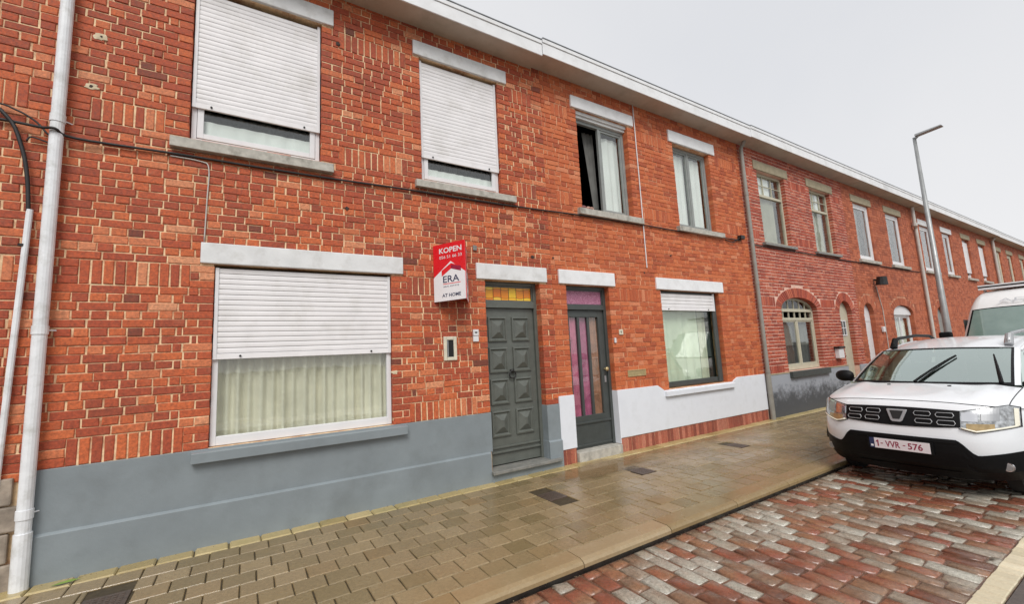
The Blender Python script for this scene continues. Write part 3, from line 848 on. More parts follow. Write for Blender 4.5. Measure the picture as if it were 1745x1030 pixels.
# kerb stones
x = -6.0 + 0.04; ks = []
mbk = MB()
while x < 56:
    L_ = 1.03
    near = -2 < x < 16
    y0, y1 = KY1 + 0.002, PY1 - 0.006
    prof = [(y1, -0.08), (y1, 0.0), (y1 - 0.004, 0.003), (y0 + 0.045, 0.0), (y0 + 0.012, -0.012), (y0 - 0.004, -0.03), (y0 - 0.004, -0.056), (y0 + 0.004, -0.08)]
    mb = MB() if near else mbk
    xs = [x + 0.004, x + L_ - 0.004]
    if near:
        mb.prism([(p[0], p[1]) for p in prof], lambda u, v, s: (0.0 if s == 0 else L_ - 0.008, u, v))
        if not ks: ks.append(mb.mesh('kerb_stone', M['kerb']))
        put('kerb_stone', ks[0], kerb, loc=(x + 0.004, 0, random.uniform(-0.002, 0.002)))
    else: mb.prism([(p[0], p[1]) for p in prof], lambda u, v, s, x=x: ((x + 0.004, x + L_ - 0.004)[s], u, v))
    x += L_
kind(mbk.build('kerb_run', M['kerb'], kerb), 'stuff')
# cobbles, long side across the street
cobs = []
x = -2.0; i = 0
while x < 56:
    w = random.uniform(0.122, 0.150); y = KY1 - 0.008
    first = (0.5 if i % 2 else 1.0) * 0.25 + random.uniform(-0.03, 0.03)
    while y > BY0 + 0.03:
        l = first if first else random.uniform(0.20, 0.26); first = 0
        yb = max(y - l, BY0 + 0.004)
        if BY0 + 0.004 < yb < BY0 + 0.07: yb = BY0 + 0.004
        cobs.append((x + 0.006, x + w - 0.006, yb + 0.005, y - 0.005, RZ + 0.002 + random.uniform(-0.004, 0.003)))
        y = yb
    x += w; i += 1
lay_tiles(cobs, bay, 'cobble', 'cobblestone', 'cobbles', 300, tilt=0.04, bev=0.016, top=0.009, jit=0.008, crown=0.003)
band = []
x = -2.0
while x < 56:
    w = random.uniform(0.09, 0.12); band.append((x + 0.002, x + w - 0.002, BY1 + 0.004, BY0 - 0.002, RZ + 0.006 + random.uniform(-0.002, 0.002))); x += w
lay_tiles(band, bay, 'band', 'band_stone', 'band_stones', 60, tilt=0.02, bev=0.005, top=0.006, jit=0.003)
# rain film on the paving between the doors
for cx, cy, rx, ry in (4.3, -0.5, 0.95, 0.36),:
    mb = MB(); N = 28; vs = [(cx, cy, 0.0062)]
    rr_ = [1 + 0.22 * math.sin(3 * k * 6.283 / N + cx) + 0.14 * math.sin(5 * k * 6.283 / N) + random.uniform(-0.06, 0.06) for k in range(N)]
    for f_ in (0.75, 1.0):
        for k in range(N):
            t = 6.283 * k / N; vs.append((cx + rx * f_ * rr_[k] * math.cos(t), max(-2.3, min(-0.01, cy + ry * f_ * rr_[k] * math.sin(t))), 0.0062))
    fs = [(0, 1 + k, 1 + (k + 1) % N) for k in range(N)] + [(1 + k, 1 + N + k, 1 + N + (k + 1) % N, 1 + (k + 1) % N) for k in range(N)]
    mb.add(vs, fs)
    me = mb.mesh('rain_film', M['film'])
    a = me.attributes.new('edge', 'FLOAT', 'POINT'); a.data.foreach_set('value', [1.0] * (N + 1) + [0.0] * N)
    kind(put('rain_film', me), 'structure')

# drain covers
gl_lab = ['small square drain cover in the pavement before the grey panelled door', 'small square drain cover in the pavement opposite the pink curtained door',
          'small square drain cover in the pavement before the white plastered base', 'drain cover at the bottom left beside the grey base wall', 'drain cover in the pavement beside the parked white car']
for (gx, gy, s_), lb in zip(grates, gl_lab):
    t = root('drain_cover', (gx, gy, 0), lb, 'drain cover', 'drain covers in the pavement')
    f = MB(); h_ = s_ / 2; f.box(gx - h_, gx + h_, gy - h_, gy + h_, -0.03, 0.001)
    f.build('cover_plate', M['drain'], t, bevel=0.003)
    q = MB()
    for k in range(6):
        for l_ in range(6):
            xx = gx - h_ + 0.022 + (s_ - 0.044) * (k + 0.5) / 6; yy = gy - h_ + 0.022 + (s_ - 0.044) * (l_ + 0.5) / 6
            q.box(xx - 0.011, xx + 0.011, yy - 0.011, yy + 0.011, 0.0012, 0.0035)
    q.build('cover_studs', M['drain'], t)

# ------------------------------------------------------------------ houses
def house(x0, x1, label, opens, matkey, mortar, jw=0.0135, blocks=(), keep=300, base=0.0, zfrom=0.8, fas=None, seed=1):
    t = root('brick_house', (x0, 0, 0), label, 'house', 'terraced brick houses along the street')
    wall_back(x0, x1, opens, 6.14, M[mortar], t, y0=base + 0.009)
    lst = facade_bricks(x0 + 0.003, x1 - 0.003, opens, blocks, jw, base, zfrom, seed=seed, hjk=0.95 if matkey == 'brick_c' else 0.42)
    lay_bricks(lst, t, matkey, keep)
    for o in opens:
        if o.get('rise'): arch_ring(o, t, matkey, jw)
    f = fas or (x0, x1)
    gutter(t, f[0], f[1], f[2] if len(f) > 2 else 6.11)
    roof(t, x0, x1); shell(t, x0, x1, M['brick_d'])
    return t
O = lambda x0, x1, z0, z1, spring=None, rise=None: dict(x0=x0, x1=x1, z0=z0, z1=z1, spring=spring, rise=rise)

# --- left neighbour
ho = []
h0 = house(-6.9, -1.425, 'red brick house at the far left edge, on a rough grey stone base', ho, 'brick_a', 'mortar_a', keep=120, fas=(-6.9, -1.43, 6.10), seed=3)
z = -0.02
for i, hh in enumerate((0.22, 0.23, 0.2, 0.215)):
    xx = -3.9 + (0.2 if i % 2 else 0)
    while xx < -1.5:
        e_ = min(xx + 0.44, -1.432); mb = MB(); mb.box(xx + 0.006, e_ - 0.006, -0.035 + random.uniform(-0.008, 0.004), 0.005, z + 0.006, z + hh - 0.006)
        mb.build('base_stone', M['base_stone'], h0, bevel=0.012); xx += 0.44
    z += hh
mb = MB(); mb.box(-6.9, -3.91, -0.035, 0.005, -0.05, 0.85); mb.build('stone_base', M['base_stone'], h0)

# --- grey-based house with the sign
W1 = (-0.505, 0.72, 3.925, 5.66); W2 = (1.93, 3.13, 3.925, 5.66); LW1 = (-0.255, 1.505, 0.875, 2.65); D1 = (2.79, 3.705, 0.0, 2.65)
h1 = house(-1.425, 3.935, 'weathered orange brick house with grey painted base, closed white shutters and a for sale sign',
           [O(*W1), O(*W2), O(*LW1), O(*D1)], 'brick_a', 'mortar_a',
           blocks=[(-0.37, 1.65, 2.65, 2.86), (2.655, 3.83, 2.65, 2.865), (-0.64, 0.85, 5.66, 5.87), (1.84, 3.285, 5.66, 5.865)], fas=(-1.42, 3.757, 6.075), seed=5)
mb = MB(); mb.box(-1.425, 2.79, -0.018, 0.006, 0.375, 0.872); mb.box(3.705, 3.915, -0.018, 0.006, 0.375, 0.872)
mb.add([(3.695, -0.018, 0.375), (3.705, -0.018, 0.375), (3.705, 0.13, 0.375), (3.695, 0.13, 0.375), (3.695, -0.018, 0.872), (3.705, -0.018, 0.872), (3.705, 0.13, 0.872), (3.695, 0.13, 0.872)],
       [(0, 3, 2, 1), (4, 5, 6, 7), (0, 1, 5, 4), (2, 3, 7, 6), (3, 0, 4, 7)])
mb.build('painted_base', M['grey_paint'], h1, bevel=0.004)
mb = MB()
for a, b_ in ((-1.425, 2.755), (3.69, 3.92)):
    mb.prism([(-0.042, -0.1), (-0.042, 0.362), (-0.0185, 0.380), (0.006, 0.380), (0.006, -0.1)], lambda u, v, s, a=a, b_=b_: ((a, b_)[s], u, v))
mb.box(3.688, 3.704, 0.007, 0.13, -0.1, 0.378)
mb.build('lower_base', M['grey_paint'], h1, bevel=0.003)
sill(h1, -0.38, 1.65, 0.757, 0.862, M['grey_paint'], -0.085)
sill(h1, -0.645, 0.845, 3.785, 3.90, M['sill'], -0.075)
sill(h1, 1.83, 3.335, 3.80, 3.905, M['sill'], -0.07)
for a, b_, c_, d_ in ((-0.37, 1.65, 2.652, 2.86), (2.655, 3.83, 2.652, 2.87), (-0.64, 0.85, 5.662, 5.87), (1.84, 3.285, 5.662, 5.865)):
    lintel(h1, a, b_, c_, d_, M['lintel'])
# upstairs shutters and windows
for (x0, x1, z0, z1), zs, k in ((W1, 4.285, 0), (W2, 4.25, 1)):
    shutter(h1, x0 + 0.012, x1 - 0.012, zs, 5.61, 0.05, pitch=0.0525)
    w_ = window(h1, x0 + 0.01, x1 - 0.01, z0 - 0.005, 5.62, 0.072, M['pvc'], fw=0.045, sash=False, glass='glass',
           curt=[(x0 + 0.05, x1 - 0.05, z0 + 0.02, 4.19 if k == 0 else 4.14, 'curtain_white', 0.052, 0.006, 0.14), (x0 + 0.05, x1 - 0.05, z0 + 0.05, 5.5, 'drape_and_dark_reflection', 0.16, 0.02, 0.12)])  # second sheet: dark folds painted in for the reflection across the pane top
    mb = MB(); mb.frame(x0 + 0.058, x1 - 0.058, 0.066, 0.10, z0 + 0.045, 5.55, 0.055); mb.build('sash', M['pvc'], w_, bevel=0.004)
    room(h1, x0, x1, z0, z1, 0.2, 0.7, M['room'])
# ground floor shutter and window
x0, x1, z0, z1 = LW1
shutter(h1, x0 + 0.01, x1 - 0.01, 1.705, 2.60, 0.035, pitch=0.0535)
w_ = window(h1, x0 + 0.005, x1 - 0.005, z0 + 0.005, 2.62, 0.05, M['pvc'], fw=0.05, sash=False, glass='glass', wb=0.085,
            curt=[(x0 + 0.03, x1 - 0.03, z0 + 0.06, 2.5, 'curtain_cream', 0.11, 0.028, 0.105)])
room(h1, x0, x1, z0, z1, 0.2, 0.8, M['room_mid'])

def ring_panel(mb, x0, x1, z0, z1, y, rings, mi=0, ridge=0.5):
    vs = []; fs = []
    for (ins, dy) in rings:
        a = min(ins, (x1 - x0) / 2 - 0.001); vs += [(x0 + a, y + dy, z0 + ins), (x1 - a, y + dy, z0 + ins), (x1 - a, y + dy, z1 - ins), (x0 + a, y + dy, z1 - ins)]
    for r_ in range(len(rings) - 1):
        for i in range(4): fs.append((r_ * 4 + i, r_ * 4 + (i + 1) % 4, (r_ + 1) * 4 + (i + 1) % 4, (r_ + 1) * 4 + i))
    k = (len(rings) - 1) * 4; fs.append((k, k + 1, k + 2, k + 3)); mb.add(vs, fs, mi)

def door_frame(parent, x0, x1, z0, z1, y, m_, w=0.05, wl=None, tr=None):
    mb = MB(); mb.box(x0, x0 + w, y, y + 0.09, z0, z1); mb.box(x1 - w, x1, y, y + 0.09, z0, z1); mb.box(x0 + w, x1 - w, y, y + 0.09, z1 - 0.05, z1)
    if tr: mb.box(x0 + w, x1 - w, y - 0.012, y + 0.09, tr[0], tr[1])
    return mb.build('door_frame', m_, parent, bevel=0.004)
# grey panelled door
door_frame(h1, 2.79, 3.703, 0.13, 2.648, 0.115, M['door_grey'], 0.05, tr=(2.275, 2.365))
mb = MB(); mb.box(2.842, 3.65, 0.15, 0.195, 0.15, 2.272)
d = mb.build('door', M['door_grey'], h1, bevel=0.003)
pan = MB(); ring_panel(pan, -0.150, 0.150, -0.175, 0.175, 0, [(0, 0), (0.004, -0.022), (0.022, -0.026), (0.036, -0.006), (0.046, -0.004), (0.052, -0.006), (0.062, -0.014), (0.128, -0.050)])
pme = pan.mesh('panel', M['door_grey'])
for cx in (3.030, 3.415):
    for r_ in range(4): put('panel', pme, d, loc=(cx, 0.15, 1.975 - 0.43 * r_))
mb = MB(); mb.box(2.85, 3.645, 0.128, 0.149, 0.36, 0.385); mb.box(2.85, 3.645, 0.12, 0.149, 0.30, 0.325); mb.build('moulding', M['door_grey'], d, bevel=0.006)
mb = MB(); mb.tube([(3.232 + 0.052 * math.cos(t_ * math.pi / 8), 0.118, 1.335 + 0.052 * math.sin(t_ * math.pi / 8)) for t_ in range(17)], 0.010, 8)
mb.tube([(3.232, 0.149, 1.385), (3.232, 0.11, 1.385)], 0.026, 10); mb.build('door_knocker', M['iron'], d, smooth=True)
# stained glass
mb = MB(); mb.frame(2.842, 3.652, 0.135, 0.165, 2.367, 2.597, 0.022); tw = mb.build('transom_window', M['door_grey'], h1)
colr = 6; wx = (3.630 - 2.864) / colr
lead = MB()
for k in range(colr):
    a = 2.864 + wx * k; b_ = a + wx; zz = [2.389, 2.425, 2.545, 2.575]; wv = [0.014 * (1 if k % 2 else -1)] * 2
    cells = [(zz[0], zz[1], 0), (zz[1], zz[2], 1), (zz[2], zz[3], 2)]
    for c0, c1, q in cells:
        N = 6; vs = []
        fb = lambda t, q=q: (c0 + (0.010 * math.sin(t * 3.1416) * (1 if k % 2 else -1) if q == 1 or q == 2 else 0))
        ft = lambda t, q=q: (c1 + (0.010 * math.sin(t * 3.1416) * (1 if k % 2 else -1) if q in (0, 1) else 0))
        lo = [(a + 0.004 + (wx - 0.008) * t / N, 0.148, fb(t / N) + 0.002) for t in range(N + 1)]; hi = [(p[0], 0.148, ft(t / N) - 0.002) for t, p in enumerate(lo)]
        g_ = MB(); g_.add(lo + hi[::-1], [tuple(range(2 * N + 2))]); g_.build('pane', M['amber'], tw)
lead.box(2.864, 3.63, 0.150, 0.156, 2.389, 2.575); lead.build('lead_came', M['iron'], tw)
mb = MB(); mb.box(2.745, 3.86, -0.10, 0.205, 0.095, 0.135); mb.box(2.80, 3.70, -0.02, 0.2, -0.05, 0.094); mb.build('doorstep', M['stone'], h1, bevel=0.006)
mb = MB(); mb.box(2.755, 3.69, -0.045, -0.02, -0.05, 0.093); mb.build('step_riser', M['grey_paint'], h1, bevel=0.003)
room(h1, D1[0], D1[1], 0.1, 2.65, 0.21, 0.5, M['room'])
# letter slot in the wall, bell
mb = MB()
fx0, fx1, fz0, fz1 = 2.155, 2.335, 1.575, 1.880
mb.frame(fx0, fx1, -0.016, 0.01, fz0, fz1, 0.045); l1 = mb.build('letter_slot', M['cream_stone'], h1, bevel=0.008)
mb = MB(); mb.box(fx0 + 0.045, fx1 - 0.045, -0.0050, 0.0095, fz0 + 0.045, fz1 - 0.045); mb.build('slot_opening', M['room'], l1)
mb = MB(); mb.box(fx0 + 0.050, fx0 + 0.062, -0.012, -0.0051, fz0 + 0.05, fz1 - 0.05); mb.build('slot_flap', M['silver'], l1)
mb = MB(); mb.box(2.568, 2.648, -0.03, -0.002, 1.885, 1.965); mb.box(2.568, 2.648, -0.024, -0.002, 1.805, 1.880); bl = mb.build('doorbell', M['pvc'], h1, bevel=0.004)
mb = MB(); mb.box(2.590, 2.626, -0.034, -0.0305, 1.918, 1.934); mb.build('bell_button', M['iron'], bl)

# --- white-based house
W3 = (4.655, 5.865, 3.925, 5.66); W4 = (7.12, 8.30, 3.91, 5.62); LW2 = (6.37, 8.125, 0.875, 2.645); D2 = (4.20, 5.095, 0.0, 2.645)
h2 = house(3.935, 9.42, 'orange brick house with white plastered base, white lintels and one upstairs window standing open',
           [O(*W3), O(*W4), O(*LW2), O(*D2)], 'brick_b', 'mortar_b', jw=0.011, base=0.002,
           blocks=[(4.06, 5.23, 2.65, 2.87), (6.255, 8.26, 2.645, 2.86), (4.54, 6.01, 5.66, 5.87), (7.0, 8.48, 5.62, 5.86)], fas=(3.763, 9.415, 6.11), seed=9)
mb = MB(); mb.box(3.918, 4.20, -0.02, 0.008, 0.215, 0.975); mb.build('painted_pier', M['white_paint'], h2, bevel=0.004)
mb = MB()
poly = [(5.095, 0.222), (9.40, 0.212), (9.40, 0.945), (8.42, 0.945), (8.30, 0.90), (8.26, 0.868), (6.22, 0.868), (6.16, 0.90), (6.05, 0.965), (5.095, 0.965)]
mb.prism(poly, lambda u, v, s: (u, (-0.022, 0.009)[s], v)); mb.build('plastered_base', M['white_paint'], h2, bevel=0.004)
mb = MB(); mb.box(5.087, 5.097, -0.02, 0.115, 0.14, 0.963); mb.build('plastered_reveal', M['white_paint'], h2)
pl = []
for a, b_ in ((3.925, 4.19), (5.10, 9.40)):
    x = a
    while x < b_ - 0.03: pl.append((x + 0.004, min(x + 0.074, b_), -0.012, -0.03, 0.208, 0.03)); x += 0.078
lay_bricks(pl, h2, 'plinth_brick', 70, 'plinth_brick', 'plinth_bricks')
mb = MB(); mb.box(3.925, 4.19, -0.004, 0.008, -0.05, 0.215); mb.box(5.10, 9.40, -0.004, 0.008, -0.05, 0.215); mb.build('plinth_mortar', M['mortar_b'], h2)
sill(h2, 6.21, 8.24, 0.765, 0.862, M['white_paint'], -0.075)
sill(h2, 4.54, 6.02, 3.80, 3.915, M['sill'], -0.075)
sill(h2, 7.01, 8.46, 3.80, 3.905, M['sill'], -0.075)
for a, b_, c_, d_ in ((4.06, 5.23, 2.65, 2.87), (6.255, 8.26, 2.647, 2.86), (4.54, 6.01, 5.662, 5.87), (7.0, 8.48, 5.622, 5.86)): lintel(h2, a, b_, c_, d_, M['lintel_white'])
# open window, person behind
x0, x1, z0, z1 = W3
mb = MB(); mb.box(x0, x1, 0.04, 0.14, 5.60, 5.655); mb.box(x0, x1, 0.07, 0.14, 5.555, 5.598); mb.build('blind_slot', M['lintel'], h2)
w_ = window(h2, x0, x1, z0 + 0.01, 5.55, 0.12, M['frame_grey'], fw=0.055, splits=(0.50,), skip=(0,), glass='glass',
            curt=[(5.34, x1 - 0.06, z0 + 0.09, 5.42, 'curtain_white', 0.1, 0.014, 0.16)])
mb = MB(); rows = []
for i in range(8):
    t_ = i / 7; z_ = 5.5 - (5.5 - 4.1) * t_
    rows.append([(5.06 + 0.16 * t_ + (0.24 - 0.13 * t_) * k / 8, 0.34 + 0.02 * math.sin(k * 2.1), z_) for k in range(9)])
mb.grid(rows); mb.build('curtain', M['curtain_grey'], w_, smooth=True)
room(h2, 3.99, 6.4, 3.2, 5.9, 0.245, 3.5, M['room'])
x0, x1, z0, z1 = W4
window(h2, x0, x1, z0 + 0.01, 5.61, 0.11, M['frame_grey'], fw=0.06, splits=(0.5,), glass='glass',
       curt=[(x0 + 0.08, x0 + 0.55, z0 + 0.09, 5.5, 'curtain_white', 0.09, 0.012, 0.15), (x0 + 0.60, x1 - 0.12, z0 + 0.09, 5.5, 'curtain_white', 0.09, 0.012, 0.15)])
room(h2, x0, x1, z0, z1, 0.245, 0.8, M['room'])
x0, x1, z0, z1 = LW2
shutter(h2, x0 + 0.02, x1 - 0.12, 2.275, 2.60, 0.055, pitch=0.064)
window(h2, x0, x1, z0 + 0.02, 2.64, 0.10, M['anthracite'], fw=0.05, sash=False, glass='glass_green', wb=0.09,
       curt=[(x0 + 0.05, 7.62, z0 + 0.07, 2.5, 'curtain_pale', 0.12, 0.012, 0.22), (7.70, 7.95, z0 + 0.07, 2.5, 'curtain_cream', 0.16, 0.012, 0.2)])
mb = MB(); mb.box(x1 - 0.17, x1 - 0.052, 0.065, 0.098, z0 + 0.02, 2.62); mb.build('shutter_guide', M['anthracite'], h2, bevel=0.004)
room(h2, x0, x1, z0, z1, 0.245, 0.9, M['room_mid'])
# pink curtained door
door_frame(h2, 4.20, 5.093, 0.135, 2.642, 0.10, M['anthracite'], 0.055, tr=(2.265, 2.335))
mb = MB(); mb.box(4.256, 5.037, 0.128, 0.150, 0.14, 0.62); mb.box(4.256, 4.32, 0.128, 0.17, 0.62, 2.262); mb.box(4.92, 5.037, 0.128, 0.17, 0.62, 2.262); mb.box(4.32, 4.92, 0.128, 0.17, 2.15, 2.262)
mb.box(4.32, 4.92, 0.151, 0.17, 0.14, 0.62)
d = mb.build('door', M['anthracite'], h2, bevel=0.004)
mb = MB(); mb.box(4.256, 5.037, 0.108, 0.127, 0.50, 0.53); mb.box(4.256, 5.037, 0.113, 0.127, 0.17, 0.2); mb.build('moulding', M['anthracite'], d, bevel=0.005)
for a in (4.485, 4.690):
    mb = MB(); mb.box(a, a + 0.045, 0.135, 0.165, 0.621, 2.149); mb.build('glazing_bar', M['anthracite'], d)
mb = MB(); mb.box(4.321, 4.919, 0.158, 0.163, 0.622, 2.149); mb.build('pane', M['glass'], d)
for a, b_, k in ((4.30, 4.50, 'pink'), (4.52, 4.71, 'magenta'), (4.73, 4.93, 'tan_curtain')): curtain(a, b_, 0.6, 2.2, 0.19, M[k], d, amp=0.008, wl=0.11, seed=int(a * 50))
mb = MB(); mb.tube([(4.985, 0.128, 1.31), (4.985, 0.085, 1.31)], [0.014, 0.014], 8); mb.tube([(4.985, 0.086, 1.31), (4.985, 0.075, 1.31), (4.985, 0.055, 1.31), (4.985, 0.048, 1.31)], [0.014, 0.032, 0.032, 0.012], 12); mb.build('door_knob', M['brass'], d, smooth=True)
mb = MB(); mb.box(4.968, 5.002, 0.118, 0.127, 1.10, 1.20); mb.build('lock_plate', M['silver'], d)
mb = MB(); mb.frame(4.256, 5.037, 0.115, 0.145, 2.337, 2.59, 0.02); tw = mb.build('transom_window', M['anthracite'], h2)
mb = MB(); mb.box(4.276, 5.017, 0.13, 0.136, 2.357, 2.57); mb.build('pane', M['pink_glass'], tw)
mb = MB(); mb.box(4.205, 5.088, -0.05, 0.2, -0.05, 0.135); mb.build('doorstep', M['sill'], h2, bevel=0.008)
room(h2, D2[0], D2[1], 0.1, 2.64, 0.21, 0.5, M['room'])
mb = MB(); mb.frame(5.37, 5.80, -0.012, 0.006, 1.155, 1.265, 0.022); lb = mb.build('letter_plate', M['brass'], h2, bevel=0.004)
mb = MB(); mb.box(5.392, 5.778, -0.006, 0.0, 1.177, 1.243); mb.build('letter_flap', M['brass'], lb, bevel=0.003)
mb = MB(); mb.box(5.245, 5.335, -0.012, 0.0, 1.85, 1.935); mb.build('number_tile', M['cream_stone'], h2, bevel=0.003)
text('9', 'tile_number', M['iron'], h2, (5.272, -0.0125, 1.868), (1, 0, 0), (0, 0, 1), 0.048)
mb = MB(); mb.box(5.118, 5.150, -0.03, -0.002, 1.72, 1.80); mb.build('doorbell', M['pvc'], h2, bevel=0.004)

# --- neat red brick house
def std_curtains(x0, x1, z0, z1, key='curtain_pale'): return [(x0 + 0.1, x0 + (x1 - x0) * 0.62, z0, z1, key, 0.12, 0.015, 0.2)]
U1 = (10.13, 11.38, 3.90, 5.64); U2 = (12.64, 13.83, 3.90, 5.64); A1 = (10.47, 12.20, 0.93, 2.34); A2 = (13.42, 14.17, 0.0, 2.26)
h3 = house(9.42, 14.62, 'neat red brick house with pale pointing, arched window and olive frames', [O(*U1), O(*U2), O(*A1, 2.34, 0.30), O(*A2, 2.26, 0.36)], 'brick_c', 'mortar_c', jw=0.016,
           blocks=[(10.0, 11.54, 5.64, 5.86), (12.5, 13.98, 5.64, 5.86)], base=-0.002, keep=0, fas=(9.421, 15.17, 6.13), zfrom=0.9, seed=12)
for a, b_ in ((10.0, 11.54), (12.5, 13.98)):
    lintel(h3, a, b_, 5.642, 5.86, M['olive_stone'], -0.02)
    sill(h3, a + 0.02, b_ - 0.08, 3.81, 3.885, M['stone'], -0.08)
for (x0, x1, z0, z1) in (U1, U2):
    window(h3, x0, x1, z0 + 0.01, 5.635, 0.10, M['olive_frame'], fw=0.05, transom=5.05, tgrid=(3, 2), sash=False, glass='glass',
           curt=[(x0 + 0.06, x0 + 0.95, z0 + 0.06, 5.08, 'curtain_net', 0.09, 0.006, 0.4), (x0 + 0.05, x0 + 0.78, 5.1, 5.58, 'curtain_white', 0.06, 0.003, 0.4)])
    room(h3, x0, x1, z0, z1, 0.245, 0.8, M['room_mid'])
x0, x1, z0, z1 = A1
window(h3, x0, x1, z0 + 0.01, 2.36, 0.12, M['olive_frame'], fw=0.055, wb=0.10, splits=(0.52,), transom=2.10, tgrid=(6, 2), arch=(2.34, 0.30), glass='glass',
       curt=[(x0 + 0.15, x1 - 0.15, 1.5, 2.0, 'curtain_grey', 0.12, 0.01, 0.2), (x0 + 0.15, x1 - 0.15, 1.03, 1.5, 'drape_and_dark_reflection', 0.15, 0.01, 0.2)], sash=True)
room(h3, x0, x1, z0, 2.7, 0.245, 0.8, M['room'])
mb = MB(); mb.box(10.42, 12.26, -0.10, 0.12, 0.79, 0.925); mb.build('window_sill', M['anthracite'], h3, bevel=0.006)
mb = MB(); mb.box(9.43, A2[0], -0.03, 0.004, -0.1, 0.895); mb.box(A2[1], 14.61, -0.03, 0.004, -0.1, 0.895); mb.build('peeling_base', M['peel'], h3, bevel=0.005)
mb = MB(); mb.box(9.43, 10.415, -0.038, 0.004, 0.897, 0.925); mb.box(12.265, A2[0], -0.038, 0.004, 0.897, 0.925); mb.build('base_ledge', M['olive_stone'], h3, bevel=0.004)
def arched_door(h_, o, y, m_, glazed=True, dm=None):
    x0, x1, z0, sp, ri = o; mb = MB(); N = 16; cx = (x0 + x1) / 2; hw = (x1 - x0) / 2
    P = [(x0 + 0.002, z0), (x1 - 0.002, z0)] + [(cx + (hw - 0.002) * math.cos(math.pi * k / N), sp + ri * math.sin(math.pi * k / N)) for k in range(N + 1)]
    mb.prism(P, lambda u, v, s: (u, (y, y + 0.05)[s], v)); d_ = mb.build('door', m_, h_, bevel=0.003)
    mb = MB(); mb.box(x0 + 0.03, x1 - 0.03, y - 0.012, y - 0.001, sp - 0.19, sp - 0.13)
    for k in (0.14, 0.3): mb.box(x0 + (x1 - x0) * k, x0 + (x1 - x0) * k + 0.012, y - 0.006, y - 0.001, z0 + 0.1, sp - 0.25 - (0.6 if glazed else 0))
    mb.build('moulding', m_, d_)
    if glazed:
        mb = MB(); mb.frame(cx - 0.17, cx + 0.17, y - 0.02, y - 0.001, 1.68, 2.10, 0.03); mb.box(cx - 0.012, cx + 0.012, y - 0.018, y - 0.001, 1.71, 2.07); mb.box(cx - 0.14, cx + 0.14, y - 0.017, y - 0.001, 1.88, 1.90)
        v_ = mb.build('vision_panel', M['pvc'], d_); mb = MB(); mb.box(cx - 0.139, cx + 0.139, y - 0.008, y - 0.002, 1.711, 2.069); mb.build('pane', M['anthracite'], v_)
    mb = MB(); mb.tube([(x0 + 0.09, y, 1.15), (x0 + 0.09, y - 0.05, 1.15), (x0 + 0.2, y - 0.05, 1.15)], 0.012, 6); mb.build('door_handle', M['iron'], d_)
    mb = MB(); mb.box(x0, x1, -0.05, 0.2, -0.1, z0 - 0.003); mb.build('doorstep', M['stone'], h_, bevel=0.006)
arched_door(h3, (A2[0], A2[1], 0.15, 2.26, 0.36), 0.12, M['olive_frame'])
t_ = MB(); t_.box(12.82, 13.10, -0.10, -0.003, 1.12, 1.36); lb = t_.build('letter_box', M['pvc'], h3, bevel=0.006)
t_ = MB(); t_.box(12.78, 13.13, -0.13, -0.003, 1.365, 1.41); t_.build('letter_box_lid', M['iron'], lb, bevel=0.006)

